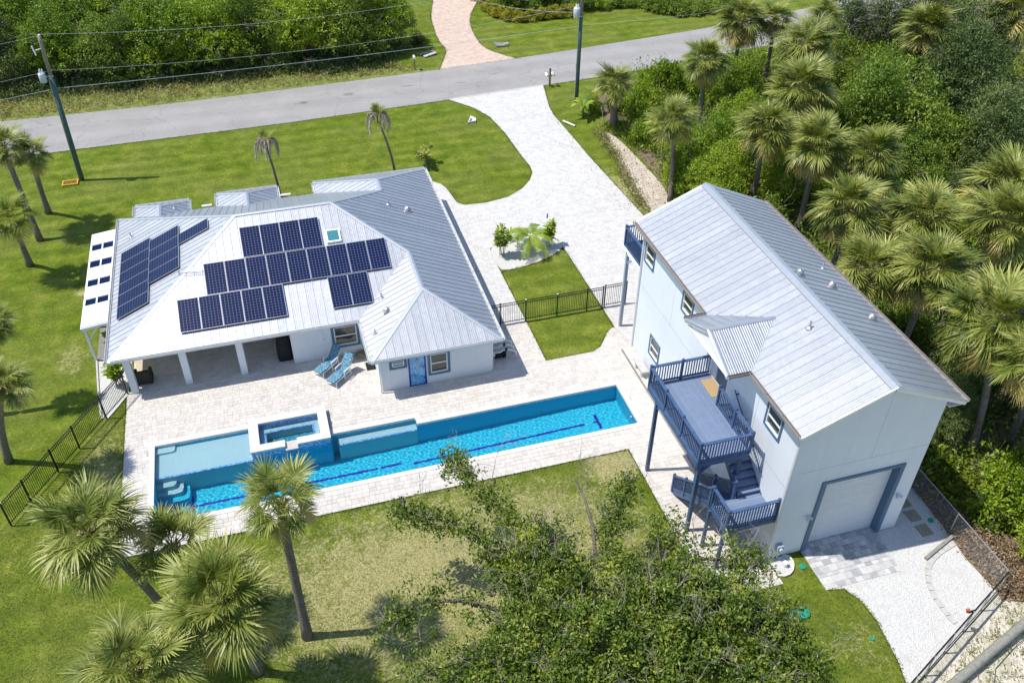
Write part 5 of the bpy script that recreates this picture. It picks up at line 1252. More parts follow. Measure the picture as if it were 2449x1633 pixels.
def crown_pts(seed, rx, ry, h0, h1, n, nl, leaf, clump=.3, per=14):
    """leaf positions on a lumpy dome made of many overlapping lobes"""
    g = np.random.default_rng(seed)
    u = g.uniform(0, 2*PI, nl); rr = np.sqrt(g.uniform(0, 1, nl))*.78
    lx = np.cos(u)*rr*rx; ly = np.sin(u)*rr*ry
    top = h0+(h1-h0)*(np.sqrt(np.maximum(0, 1-rr**2*1.25)))
    lr = g.uniform(.22, .40, nl)*min(rx, ry)
    lz = np.minimum(h0+(top-h0)*g.uniform(.35, 1.0, nl), h1)-lr*.5
    L = np.stack([lx, ly, np.maximum(lz, lr*.5)], 1); lt = g.uniform(-.24, .24, nl)
    m = n//per; wts = lr**2/np.sum(lr**2)
    k = g.choice(nl, m, p=wts); dd = g.normal(size=(m, 3)); dd[:, 2] = dd[:, 2]*.9+.35; dd /= np.linalg.norm(dd, axis=1, keepdims=True)
    cc = L[k]+dd*(lr[k]*g.uniform(.72, 1.06, m))[:, None]
    # drop clumps buried deep inside another lobe
    keep = np.ones(m, bool)
    for j in range(nl):
        q = np.linalg.norm(cc-L[j], axis=1); keep &= ~((q < lr[j]*.55))
    keep &= cc[:, 2] > .1
    cc = cc[keep]; dd = dd[keep]; kt = lt[k][keep]; m = len(cc)
    ct = kt+g.uniform(-.2, .2, m)
    cen = np.repeat(cc, per, 0)+g.normal(size=(m*per, 3))*clump*np.array([1, 1, .7])*.5
    dr = np.repeat(dd, per, 0)*.5+g.normal(size=(m*per, 3))*.75+np.array([0, 0, .12])
    size = g.uniform(.65, 1.25, m*per)*leaf; tone = np.clip(.5+np.repeat(ct, per)+g.uniform(-.22, .22, m*per), 0, 1)
    return cen, dr, size, tone, np.repeat(dd, per, 0)
def twig_net(mb, p, d, L, r, depth, g, gnarl=.35):
    p = Vector(p); d = Vector(d).normalized(); k = 4; pts = [p]; q = p.copy(); e = d.copy()
    for i in range(k):
        e = (e+Vector(g.normal(size=3))*gnarl*.5).normalized(); q = q+e*(L/k); pts.append(q.copy())
    mb.tube(pts, [r*(1-.6*i/k) for i in range(k+1)], 4 if r < .03 else 6, False)
    if depth > 0:
        for j in range(int(g.integers(2, 4))):
            i = int(g.integers(1, k+1)); nd = (e+Vector(g.normal(size=3))*.7).normalized()
            twig_net(mb, pts[i], nd, L*g.uniform(.5, .75), r*.55, depth-1, g, gnarl)
def tone_all(o, v=.5):
    at = o.data.attributes.new('tone', 'FLOAT', 'FACE'); at.data.foreach_set('value', [v]*len(o.data.polygons)); return o
TREES = {}
def tree_proto(key, seed, rx, h, n, nl, leaf, mat, low=.25, twigs=0, clump=.3):
    g = np.random.default_rng(seed)
    t = bpy.data.objects.new('tree_source', None)
    tr = MB(); 
    for j in range(4):
        a = j*1.6+seed; tr.tube([(.15*math.cos(a), .15*math.sin(a), 0), (.3*math.cos(a), .3*math.sin(a), h*.3), (rx*.36*math.cos(a), rx*.36*math.sin(a), h*.5), (rx*.5*math.cos(a+.3), rx*.5*math.sin(a+.3), h*.62)], [.13, .1, .07, .03], 7)
    tm = tr.mesh('trunk', smooth=True); tm.materials.append(MATS['bark'])
    cen, dr, sz, to, nr = crown_pts(seed, rx, rx, h*low, h, n, nl, leaf, clump)
    cm = leaf_mesh('crown', cen, dr, sz, to, mat, .5, rng=g, nrm=nr)
    tw = None
    if twigs:
        mb = MB()
        for i in range(twigs):
            a = g.uniform(0, 2*PI); r_ = g.uniform(.5, 1.0)*rx; z = h*g.uniform(.06, .7)
            twig_net(mb, (r_*.85*math.cos(a), r_*.85*math.sin(a), z), (math.cos(a), math.sin(a), .4), 1.1, .018, 2, g)
        tw = mb.mesh('bare_twigs'); at = tw.attributes.new('tone', 'FLOAT', 'FACE'); at.data.foreach_set('value', list(g.uniform(.2, .9, len(tw.polygons)))); tw.materials.append(MATS['twig'])
    TREES[key] = (tm, cm, tw, mat)
tree_proto('bright1', 3, 3.4, 7.2, 26000, 46, .20, 'leaf_bright', .10, 34)
tree_proto('bright2', 5, 3.1, 6.8, 24000, 42, .20, 'leaf_bright', .10, 34)
tree_proto('mid1', 7, 3.2, 5.6, 26000, 40, .17, 'leaf_mid', .05, 5)
tree_proto('mid2', 9, 2.6, 4.6, 20000, 32, .17, 'leaf_mid', .05, 6)
tree_proto('dark1', 11, 3.4, 6.4, 28000, 44, .16, 'leaf_dark', .05, 4)
tree_proto('shrub1', 13, 1.7, 2.6, 11000, 22, .17, 'leaf_bright', .0, 3)
tree_proto('shrub2', 15, 1.6, 2.2, 10000, 20, .16, 'leaf_mid', .0, 6)
tree_proto('grey', 17, 2.2, 3.4, 8000, 20, .16, 'leaf_dark', .0, 60)
tree_proto('yellow', 19, .8, 1.0, 5000, 14, .13, 'leaf_yellow', .0, 0, .18)
tree_proto('low', 21, 1.0, .9, 4500, 16, .13, 'leaf_mid', .0, 0, .2)
def tree(key, x, y, s, rz, label, name='broadleaf_tree', cat='tree', group=None, sz=None, z=0):
    tm, cm, tw, mat = TREES[key]
    t = thing(name, label, cat, (x, y, z), group)
    t.rotation_euler = (0, 0, rz); t.scale = (s, s, sz if sz else s)
    for nm, me in (('trunk', tm), ('crown', cm), ('bare_twigs', tw)):
        if me is None: continue
        o = bpy.data.objects.new(nm, me); COL.objects.link(o); o.parent = t
        if nm == 'bare_twigs': o['kind'] = 'stuff'
    return t
# the wooded row across the road
GH = 'trees of the roadside thicket across the road'
row = [(-20.5, 80.6, 1.05, 'dark1'), (-15.6, 80.9, .92, 'bright1'), (-11.0, 80.2, 1.02, 'mid1'), (-6.8, 80.6, 1.1, 'bright2'), (-2.6, 80.0, 1.0, 'bright1'), (1.4, 80.4, 1.15, 'mid1'), (5.2, 79.8, 1.05, 'bright1'), (8.9, 80.2, 1.18, 'mid1'), (12.2, 81.0, .9, 'bright1')]
wl_ = ['partly hidden at the left edge of the frame', 'behind the top of the left utility pole', 'just right of the left utility pole top', 'left of the dark bare-branched gap', 'over the dark bare-branched gap', 'right of the dark bare-branched gap', 'above the road stains', 'with pale hanging roots at its right', 'at the right end above the pink driveway']
for i, (x, y, s, k) in enumerate(row): tree(k, x, y, s, i*1.3, f'bushy green thicket tree across the road, {wl_[i]}', group=GH)
for i, (x, y, s, k) in enumerate([(-18, 86, 1.15, 'bright1'), (-12.5, 86.5, 1.1, 'bright2'), (-7, 86.2, 1.15, 'mid1'), (-1.5, 86, 1.1, 'bright2'), (4, 85.6, 1.15, 'bright1'), (9.3, 86, 1.1, 'bright2'), (13.4, 87.5, .8, 'mid2')]):
    tree(k, x, y, s, i*2.1+.7, f'bushy green tree in the second row of the roadside thicket, {ordn[i]} from the left', group=GH+', second row')
# forest on the right: (kind, x, y, scale, label)
GF = 'broadleaf trees of the wood at the right'
FO = [('mid1', 41.6, 47.6, 1.25, 'large rounded mid green tree in the middle of the wood'), ('mid1', 38.6, 49.5, .9, 'yellowish green tree left of the large rounded one in the wood'), ('mid1', 40.2, 43.4, .8, 'green tree in front of the large rounded one in the wood'), ('mid2', 43.8, 44.6, 1.0, 'mid green tree above the dark hollow in the wood'),
      ('dark1', 50.2, 51.0, 1.1, 'dark green tree at the upper right of the wood, below the top palm'), ('dark1', 46.3, 43.2, 1.0, 'dark green tree at the right edge of the wood above the dark hollow'), ('dark1', 55.5, 57, 1.05, 'dark green tree near the top right corner'), ('dark1', 52.0, 44.5, 1.0, 'dark green tree cut by the right edge of the frame'), ('mid1', 47.0, 55.0, .95, 'green tree behind the spreading palm at the top of the wood'),
      ('bright2', 30.4, 49.6, .72, 'bright green tree behind the two front palms of the wood'), ('bright1', 28.2, 46.2, .6, 'bright green bushy tree just beyond the garage roof'), ('bright2', 33.4, 53.0, .66, 'green tree between the palms near the road'), ('bright2', 28.6, 52.4, .5, 'bright green tree above the sand bed'), ('bright1', 36.2, 58.4, .68, 'green tree below the two far palms by the road'), ('bright1', 33.0, 45.4, .66, 'green tree under the yellow skirted palm'), ('mid2', 43.0, 60.0, .9, 'green tree right of the far palms by the road')]
for i, (k, x, y, s, lab) in enumerate(FO): tree(k, x, y, s*1.08, i*1.9, lab, group=GF, sz=s*1.25)
SH = [('shrub1', 31.6, 63.4, 1.1, 'leafy shrub at the road edge right of the short palm'), ('shrub1', 29.2, 60.6, .9, 'leafy shrub right of the short palm trunk'), ('shrub2', 30.8, 58.0, 1.0, 'shrub behind the second front palm of the wood'), ('shrub1', 27.9, 56.4, .8, 'shrub on the right of the sand bed'), ('shrub1', 27.4, 48.6, 1.0, 'shrub at the foot of the tall bare-trunked palm'), ('shrub1', 27.0, 44.6, 1.05, 'bright shrub against the far end of the garage roof'),
      ('shrub2', 28.6, 41.0, 1.1, 'dark shrub under the palms beside the garage'), ('shrub2', 27.4, 37.0, 1.1, 'shrub close to the right garage wall'), ('shrub1', 38.6, 40.4, .9, 'light green shrub at the edge of the dark hollow in the wood'), ('shrub1', 41.4, 38.6, 1.0, 'light green shrub below the dark hollow in the wood'), ('shrub2', 36.6, 37.0, 1.0, 'shrub with bare twigs between the palms of the wood'), ('shrub1', 42.6, 34.0, 1.0, 'light green shrub beside the palms at the right edge'), ('shrub2', 37.2, 28.5, 1.1, 'shrub at the right edge below the twin palms'),
      ('dark1', 30.6, 25.2, .5, 'dark shrub behind the leaning palm trunk'), ('dark1', 28.8, 23.4, .42, 'dark shrub left of the tall palm trunk beside the garage'), ('dark1', 33.2, 24.2, .55, 'dark shrub between the two palm trunks at the right'), ('shrub1', 28.9, 18.9, 1.0, 'bright green shrub beside the chain link fence, farthest back'), ('shrub1', 30.2, 17.0, 1.1, 'bright green shrub beside the chain link fence, the largest'), ('shrub1', 28.8, 16.4, .75, 'bright green shrub beside the chain link fence, nearest the corner'), ('shrub1', 31.6, 19.2, 1.0, 'bright green shrub under the palms at the right edge'),
      ('grey', 53.2, 70.6, 1.2, 'grey half bare shrub at the end of the visible road'), ('grey', 57.5, 69.6, 1.3, 'grey half bare shrub at the top right behind the palm'), ('grey', 62.5, 69.0, 1.3, 'grey half bare shrub nearest the top right corner'), ('shrub2', 50.0, 66.5, 1.2, 'low green shrub at the roadside near the top right'), ('shrub2', 46.0, 59.0, 1.2, 'shrub right of the small roadside palm'), ('shrub2', 38.5, 53.0, 1.1, 'shrub under the broad palm near the road'), ('shrub1', 35.0, 62.0, 1.1, 'shrub at the road edge below the far palms'), ('shrub2', 25.9, 62.8, .45, 'small shrub at the foot of the right utility pole'), ('shrub2', 28.0, 62.6, .7, 'shrub behind the short palm by the driveway'),
      ('shrub2', 34.6, 33.0, 1.1, 'shrub between the palms beside the garage'), ('shrub2', 31.0, 30.6, 1.1, 'shrub under the broad palm beside the garage'), ('dark1', 42.4, 40.8, .4, 'dark shrub inside the hollow of the wood')]
for i, (k, x, y, s, lab) in enumerate(SH): tree(k, x, y, s, i*2.3+.4, lab, 'shrub', 'shrub', 'shrubs of the wood at the right', sz=s*1.45)
# neighbour's garden beds across the road
YH = [(24.25, 89.5), (24.2, 88.4), (24.3, 87.3), (24.7, 86.2), (25.4, 85.3), (26.3, 84.75)]
for i, (x, y) in enumerate(YH): tree('yellow', x, y, 1.0, i*1.1, f'yellow green hedge bush by the pink driveway, {ordn[i]} from the top of the curve', 'hedge_bush', 'bush', 'curved yellow hedge')
for i in range(6): tree('yellow', 27.7+i*.86, 84.75+.05*i, 1.0, i*1.7, f'yellow green hedge bush of the straight hedge, {ordn[i]} from the left', 'hedge_bush', 'bush', 'straight yellow hedge')
for i, (x, y, s, k) in enumerate([(26.2, 88.3, 1.3, 'shrub2'), (28.6, 87.5, 1.2, 'shrub2'), (31, 88, 1.2, 'shrub2'), (33.4, 86.4, .9, 'shrub2'), (35.2, 86.2, .7, 'shrub1'), (28, 91, 1.4, 'shrub2'), (24.9, 91.5, 1.2, 'shrub2'), (32.6, 91, 1.5, 'shrub1')]):
    tree(k, x, y, s, i*.9, f'green shrub in the neighbour\'s bed behind the yellow hedge, {ordn[i]} counted from the driveway', 'shrub', 'shrub', 'shrubs in the far bed')
for i, (x, y) in enumerate([(37.2, 86.4), (38.9, 86.0), (40.2, 84.7), (41.2, 83.5), (42.3, 82.6), (43.8, 82.2), (45.5, 82.4), (42.3, 84.8), (44.5, 84.6), (47.5, 83.2)]):
    tree('low', x, y, 1.25, i*1.4, f'low ground cover bush in the far bed right of the pole, {(ordn+["last"])[i]} along it', 'ground_cover_bush', 'bush', 'low bushes in the far right bed')

# ---- loose undergrowth and weeds (nobody could count these)
def scatter(name, poly, n, leaf, mat, hmax, seed, clump=.25, per=10, hole=None):
    g = np.random.default_rng(seed); xs = [p[0] for p in poly]; ys = [p[1] for p in poly]; C = []
    while len(C) < n//per:
        x = g.uniform(min(xs), max(xs)); y = g.uniform(min(ys), max(ys))
        if inside((x, y), poly) and not (hole and hole(x, y)): C.append((x, y))
    C = np.array(C); m = len(C); f = (np.sin(C[:, 0]*1.3+seed)+np.sin(C[:, 1]*1.7+C[:, 0]*.6))*.25+.5
    cc = np.stack([C[:, 0], C[:, 1], g.uniform(.0, 1, m)*hmax*np.clip(f, .15, 1)], 1)
    cen = np.repeat(cc, per, 0)+g.normal(size=(m*per, 3))*clump*np.array([1, 1, .5]); cen[:, 2] = np.abs(cen[:, 2])
    dr = g.normal(size=(m*per, 3))*.6+np.array([0, 0, .8])
    to = np.clip(.5+np.repeat(g.uniform(-.3, .3, m), per)+g.uniform(-.2, .2, m*per), 0, 1)
    o = link(name, leaf_mesh(name, cen, dr, g.uniform(.6, 1.3, m*per)*leaf, to, mat, rng=g)); o['kind'] = 'stuff'; return o
forest_poly = [(27.2, 60.5), (28.2, 67.0), (35, 68.3), (52, 71.2), (64, 73), (70, 60), (60, 40), (46, 24), (33, 14.5), (28.6, 15.5), (26.6, 21), (25.95, 36), (25.4, 43), (26.9, 48), (27.1, 55)]
scatter('forest_undergrowth', forest_poly, 90000, .26, 'leaf_mid', 2.0, 41, .45)
scatter('forest_vines', forest_poly, 50000, .26, 'leaf_bright', 2.4, 51, .5)
scatter('roadside_weeds', [(-24, 74.0), (-6, 74.1), (6.6, 74.9), (14.8, 75.2), (12, 77.2), (2, 77.6), (-8, 78.6), (-24, 79)], 9000, .2, 'leaf_weed', .25, 42, .22)
scatter('thicket_undergrowth', [(-24, 77.2), (-6, 77.2), (3, 76.9), (12, 77.6), (14.5, 80), (10, 83), (-24, 83)], 26000, .24, 'leaf_dark', 1.2, 43, .35)
scatter('fence_line_litter', [(25.85, 21.5), (25.85, 15.2), (27.2, 14.4), (28.4, 15), (27.4, 18), (27.0, 23)], 7000, .16, 'leaf_litter', .12, 44, .2)
scatter('strap_leaf_plants', [(26.7, 23), (26.9, 20.5), (27.4, 18.4), (28.4, 18.2), (28.2, 23)], 5200, .5, 'frond_lime', .35, 45, .22, 7)
scatter('sand_bed_weeds', [(25.9, 60.2), (27.3, 60.2), (27.0, 55.5), (26.6, 57.5)], 5000, .2, 'leaf_mid', .5, 46, .25)
scatter('sand_bed_litter', [(25.0, 59), (26.2, 59), (26.5, 50), (25.8, 47.5), (23.9, 47.2), (24.2, 51)], 700, .11, 'leaf_litter', .02, 48, .3, 6)
scatter('sand_bed_edge_weeds', [(24.7, 59.5), (25.3, 59.5), (24.9, 55), (24.3, 51), (24.0, 47.6), (23.6, 47.4), (24.0, 51.5), (24.5, 55.3)], 2600, .16, 'leaf_weed', .12, 49, .2, 8)
scatter('fallen_leaves', [(22.0, 64), (22.7, 63), (22.9, 55.4), (23.3, 47.2), (22.2, 47), (21.9, 56)], 260, .1, 'leaf_litter', .01, 50, .5, 3)
scatter('lot_weeds', [(20, 12.4), (25.5, 14.9), (27, 13.6), (24, 11.0)], 1800, .1, 'leaf_weed', .04, 47, .12)

# ---- fan palms
def frond_mesh(seed, mat, R=.95, pet=1.0, droop=.5, nseg=36, arch=.5):
    """costapalmate fan: leaflets leave a curved midrib, folded in a V, tips hanging"""
    g = random.Random(seed); mb = MB(); tones = []
    def costa(s):
        if s <= pet: return Vector((s, 0, -.06*s*s))
        q = s-pet; return Vector((pet+q*(1-.12*q), 0, -.06*pet*pet-.1*q-arch*q*q))
    pts = [costa((pet+R*.34)*i/6) for i in range(7)]
    mb.tube([tuple(p) for p in pts], [.03, .025, .021, .018, .014, .009, .004], 4, False); tones += [.85]*len(mb.f)
    for i in range(nseg):
        f = (i/(nseg-1)-.5)*2; a = f*math.radians(124)+g.uniform(-.05, .05)
        if g.random() < .04: continue
        o = costa(pet+R*.30*(1-abs(f))**1.1); t = (costa(pet+R*.30*(1-abs(f))+.02)-costa(pet+R*.30*(1-abs(f)))).normalized()
        Ls = R*(.74+.26*math.cos(a*.7))*g.uniform(.88, 1.08); side = Vector((0, 1, 0)); upv = t.cross(side)*-1
        if upv.z < 0: upv = -upv
        d = (t*math.cos(a)+side*math.sin(a)+upv*(.36*abs(math.sin(a))+g.uniform(-.06, .06))).normalized()
        px_ = d.cross(upv).normalized(); wd = .052+.014*g.random(); dr = droop*g.uniform(.6, 1.4); n = len(mb.v); tw = g.uniform(-.5, .5)
        for s, w_ in ((.0, .02), (.36, wd), (.7, wd*.66), (1.0, .005)):
            c = o+d*(Ls*s*(1-.14*max(0, s-.4)))-Vector((0, 0, dr*max(0, s-.3)**1.6*Ls)); e = (px_+upv*tw*.6).normalized()*w_/2
            mb.v += [tuple(c+e), tuple(c-e)]
        for k in range(3): mb.f.append((n+2*k, n+2*k+1, n+2*k+3, n+2*k+2))
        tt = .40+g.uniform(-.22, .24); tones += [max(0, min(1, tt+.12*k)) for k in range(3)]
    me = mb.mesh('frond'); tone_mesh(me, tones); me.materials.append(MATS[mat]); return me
FR = {'g': [frond_mesh(100+i, 'frond_green', droop=.16+.13*i, arch=.3+.12*i) for i in range(5)], 'y': [frond_mesh(120+i, 'frond_yellow', droop=.8) for i in range(2)], 'd': [frond_mesh(130+i, 'frond_dead', droop=1.2, R=.9, nseg=24, arch=.8) for i in range(2)], 'l': [frond_mesh(140+i, 'frond_lime', droop=.5+.1*i) for i in range(3)]}
def palm(x, y, top, R, label, seed, skirt=0, n=34, kind='g', trunk_r=.16, boots=False, name='fan_palm', group='fan palms', base_flare=1.35):
    """top = (x,y,z) of the crown heart; trunk curves from (x,y,0)"""
    g = random.Random(seed); t = thing(name, label, 'palm tree', (x, y, 0), group)
    tx, ty, tz = top; pts = []; rad = []
    for i in range(11):
        f = i/10; e = f*f*(.6)+f*.4
        pts.append((x+(tx-x)*e, y+(ty-y)*e, tz*f)); rad.append(trunk_r*(base_flare-(base_flare-1)*min(1, f*4))*(1-.12*f)*(1+g.uniform(-.03, .03)))
    part('trunk', MB().tube(pts, rad, 12), 'palm_trunk', t, True)
    bm = MB()
    for i in range(26 if boots else 14):
        a = i*2.4; hh = (tz-(.9 if boots else .45)*(i/14 if not boots else i/10)); p = Vector((tx, ty, hh)); d = Vector((math.cos(a), math.sin(a), 1.1))
        bm.bar(p+Vector((math.cos(a), math.sin(a), 0))*trunk_r*.8, p+d*.26, .07, .03)
    part('boots', bm, 'palm_boot', t)
    sc = R/2.2*g.uniform(.94, 1.06)
    asym = g.uniform(0, 2*PI); lean_ = g.uniform(.05, .22); top_el = g.uniform(76, 88); spread_ = g.uniform(104, 128)
    def put(me, az, el, s):
        rot = Matrix.Rotation(az, 3, 'Z') @ Matrix.Rotation(-el, 3, 'Y') @ Matrix.Rotation(g.uniform(-.35, .35), 3, 'X')
        o = shared('frond', me, t, (tx, ty, tz), rot.to_euler(), (s, s*g.uniform(.9, 1.1), s))
    for i in range(n):
        f = (i+.5)/n; az = i*2.39996+g.uniform(-.4, .4); el = math.radians(top_el-spread_*f**.88+g.uniform(-13, 13))-lean_*math.cos(az-asym)
        put(g.choice(FR[kind]) if f < (.9 if skirt else .97) else g.choice(FR['y']), az, el, sc*g.uniform(.78, 1.12)*(.82 if f < .12 else 1))
    for i in range(int(6*skirt)): put(g.choice(FR['y']), g.uniform(0, 2*PI), math.radians(-46+g.uniform(-10, 10)), sc*g.uniform(.85, 1.0))
    for i in range(int(9*skirt)): put(g.choice(FR['d']), g.uniform(0, 2*PI), math.radians(-66+g.uniform(-12, 10)), sc*g.uniform(.8, 1.0))
    return t
PALMS = [
 (-1.68, 21.2, (-1.6, 21.3, 7.55), 1.95, 'tall slender palm standing alone in front of the pool', 0, 'g', 28), (-3.6, 20.2, (-3.9, 19.1, 6.1), 2.45, 'broad palm in the middle of the lower left clump', .35, 'g', 40), (-6.2, 22.3, (-7.8, 22.3, 7.0), 2.3, 'leaning palm at the left of the lower left clump', .2, 'g', 36), (-5.7, 23.3, (-5.6, 22.8, 4.9), 1.85, 'shorter darker palm behind the broad one at the pool corner', 0, 'g', 30), (-6.6, 17.0, (-6.5, 17.5, 5.9), 2.15, 'palm cut by the bottom edge of the frame', .15, 'g', 36),
 (-14.48, 57.9, (-13.9, 56.3, 4.9), 1.6, 'palm in the left lawn nearest the utility pole', .2, 'g', 32), (-14.66, 54.5, (-15.0, 55.3, 6.1), 1.85, 'palm at the left edge, tallest of the front lawn group', .2, 'g', 34), (-14.94, 51.65, (-14.5, 50.1, 4.2), 1.75, 'yellow green palm at the left edge, lowest of the front lawn group', .1, 'l', 34), (-15.6, 38.0, (-13.7, 38.4, 5.0), 1.35, 'small palm crown cut by the left edge beside the side lawn', 0, 'g', 30), (-13.99, 34.4, (-12.4, 33.2, 5.4), 1.6, 'palm leaning in at the left edge beside the black fence', .25, 'g', 34),
 (26.48, 60.0, (25.8, 59.1, 3.9), 2.05, 'short stout palm by the driveway entrance', 0, 'g', 36), (25.95, 48.2, (25.6, 48.6, 5.7), 2.0, 'bare trunked palm beside the sand bed', 0, 'g', 34), (32.0, 56.6, (31.9, 56.6, 5.9), 2.1, 'palm with brown skirt behind the short driveway palm', 1, 'g', 36), (38.6, 63.8, (38.6, 63.8, 6), 2.35, 'bushy palm at the roadside, left of the far pair', .7, 'g', 38), (41.3, 63.1, (41.2, 63.1, 6), 1.9, 'palm at the roadside, right of the far pair', .5, 'g', 32), (39.5, 55.8, (39.5, 55.8, 6.5), 2.7, 'broad palm with grey skirt below the far roadside pair', 1, 'g', 42), (35.3, 49.3, (35.3, 49.3, 6.4), 2.4, 'palm in front of the broad grey skirted one', .5, 'g', 36), (46.5, 63.9, (46.5, 63.9, 5.4), 1.8, 'small palm seen against the end of the road', 0, 'g', 28), (49.2, 54.9, (49.2, 54.9, 7), 2.6, 'round headed palm high in the wood near the top right', .8, 'g', 44), (58.5, 56.5, (58.5, 56.5, 7), 2.7, 'palm cut by the top right corner', 1, 'g', 40),
 (30.4, 45.2, (29.8, 44.3, 6.5), 2.15, 'palm with yellow skirt and visible trunk behind the garage roof', 1, 'g', 38), (31.9, 41.8, (31.8, 41.6, 6.5), 2.3, 'palm with hanging brown skirt right of the yellow skirted one', 1.2, 'g', 42), (34.5, 40.0, (34.5, 40.0, 6.5), 2.15, 'palm at the left rim of the dark hollow', .6, 'g', 36), (34.9, 38.6, (34.6, 39.0, 4.6), 1.6, 'low palm tuft below the palm at the rim of the hollow', 0, 'g', 24), (29.5, 34.8, (29.5, 34.8, 6.4), 2.25, 'palm beside the middle of the garage roof eave', .5, 'g', 40), (32.8, 32.8, (32.8, 32.8, 6.4), 2.4, 'greyish palm right of the one beside the garage eave', .6, 'g', 40), (38.2, 33.2, (38.2, 33.2, 7), 2.6, 'shaggy palm at the right edge, upper one', .8, 'g', 42), (29.4, 28.0, (29.4, 28.0, 6.9), 2.5, 'large yellowish palm beside the lower garage roof', .8, 'g', 46), (27.3, 29.7, (27.3, 29.7, 6.4), 1.8, 'palm partly hidden by the garage roof edge', .5, 'g', 34), (29.67, 22.2, (28.4, 22.9, 7.9), 2.35, 'tall palm with yellow and brown skirt beside the garage corner', 1.6, 'g', 42), (35.3, 29.9, (35.3, 29.9, 7.4), 2.5, 'shaggy palm at the right edge, lower one', .9, 'g', 40), (31.8, 22.2, (28.0, 19.9, 8.2), 1.9, 'leaning palm at the right edge with crown cut by the frame', .8, 'g', 34), (45.0, 43.8, (45.0, 43.8, 3.8), 1.7, 'small palm inside the dark hollow of the wood', .5, 'g', 24)]
for i, (x, y, top, R, lab, sk, kd, n) in enumerate(PALMS):
    far = 12 <= i
    palm(x, y, top, R*(1.10 if far else 1.0), lab, 300+i, max(sk, .9) if far else max(sk, .15), int(n*(1.45 if far else 1.05)), kd, .17 if i != 10 else .3, boots=(i == 10))
# two dying palms in the front lawn
def dying_palm(x, y, top, label, seed, green):
    g = random.Random(seed); t = thing('dying_palm', label, 'palm tree', (x, y, 0), 'dying palms in the front lawn'); tx, ty, tz = top
    pts = [(x+(tx-x)*(f*f*.5+f*.5), y+(ty-y)*f, tz*f) for f in [i/8 for i in range(9)]]
    part('trunk', MB().tube(pts, [.10-.04*i/8 for i in range(9)], 10), 'palm_trunk', t, True); part('crownshaft', MB().tube([(tx, ty, tz-.1), (tx, ty, tz+.35), (tx, ty, tz+.6)], [.09, .08, .03], 8), 'palm_boot', t, True)
    for i in range(11):
        a = i*.571+g.uniform(-.3, .3); mb = MB(); L = g.uniform(.9, 1.35); pp = []
        for k in range(7):
            s = k/6; r_ = .75*L*math.sin(min(1, s*1.25)*PI/2)*(.45+.4*g.random()*.3+.35); pp.append((tx+math.cos(a)*r_, ty+math.sin(a)*r_, tz+.35+.45*math.sin(s*PI*.55)-1.9*max(0, s-.35)**1.4*L))
        mb.tube(pp, [.022-.002*k for k in range(7)], 4, False)
        for k in range(170):
            s = g.uniform(.2, 1); j = min(5, int(s*6)); f = s*6-j; p = Vector(pp[j]).lerp(Vector(pp[j+1]), f); e = Vector((g.uniform(-.09, .09), g.uniform(-.09, .09), -g.uniform(.1, .42)))
            w_ = Vector((g.uniform(-1, 1), g.uniform(-1, 1), 0)).normalized()*.024; mb.quad(p-w_, p+w_, p+e+w_*.3, p+e-w_*.3)
        o = part('dead_frond', mb, 'frond_dead', t); tone_all(o, g.uniform(.5, 1.0))
    for i in range(green): o = shared('spear_frond', g.choice(FR['g']), t, (tx, ty, tz+.2), (Matrix.Rotation(i*2.0, 3, 'Z') @ Matrix.Rotation(-1.25, 3, 'Y')).to_euler(), .55)
dying_palm(.45, 55.95, (.1, 55.6, 3.9), 'dying palm with limp brown fronds, the shorter one left of centre', 71, 2)
dying_palm(8.63, 57.4, (7.7, 56.9, 4.2), 'dying palm with drooping pale fronds and a green tuft, right of centre', 72, 6)

# ---- ornamental plants
def feather_palm(x, y, h, R, label):
    t = thing('feather_palm', label, 'palm', (x, y, 0)); g = random.Random(5)
    part('trunk', MB().tube([(x, y, 0), (x, y, h*.5), (x+.02, y, h)], [.1, .08, .05], 10), 'palm_boot', t, True)
    for i in range(13):
        a = i*2.4; el = math.radians(g.uniform(20, 72)); mb = MB(); pp = []; tn = []
        for k in range(8):
            s = k/7*R; pp.append((x+math.cos(a)*s*math.cos(el*.75), y+math.sin(a)*s*math.cos(el*.75), h+s*math.sin(el)-.42*s*s))
        mb.tube(pp, [.016]*7+[.006], 4, False); tn += [.9]*len(mb.f)
        for k in range(64):
            s = .12+.88*k/64; j = min(6, int(s*7)); p = Vector(pp[j]).lerp(Vector(pp[j+1]), s*7-j); d = (Vector(pp[j+1])-Vector(pp[j])).normalized(); sd = 1 if k % 2 else -1
            r = d.cross(Vector((0, 0, 1))).normalized()*sd; e = (r*.8+d*.6+Vector((0, 0, -.12)))*.46*(1-.5*abs(s-.45)); w_ = d*.017; n = len(mb.v)
            mb.v += [tuple(p-w_), tuple(p+w_), tuple(p+e*.6+w_), tuple(p+e), tuple(p+e*.6-w_)]; mb.f.append((n, n+1, n+2, n+3, n+4)); tn.append(g.uniform(.2, .8))
        o = part('frond', mb, 'leaf_bright', t); tone_mesh(o.data, tn[:len(o.data.polygons)])
feather_palm(14.85, 45.0, .95, 1.75, 'young feathery palm in the middle of the white gravel bed')
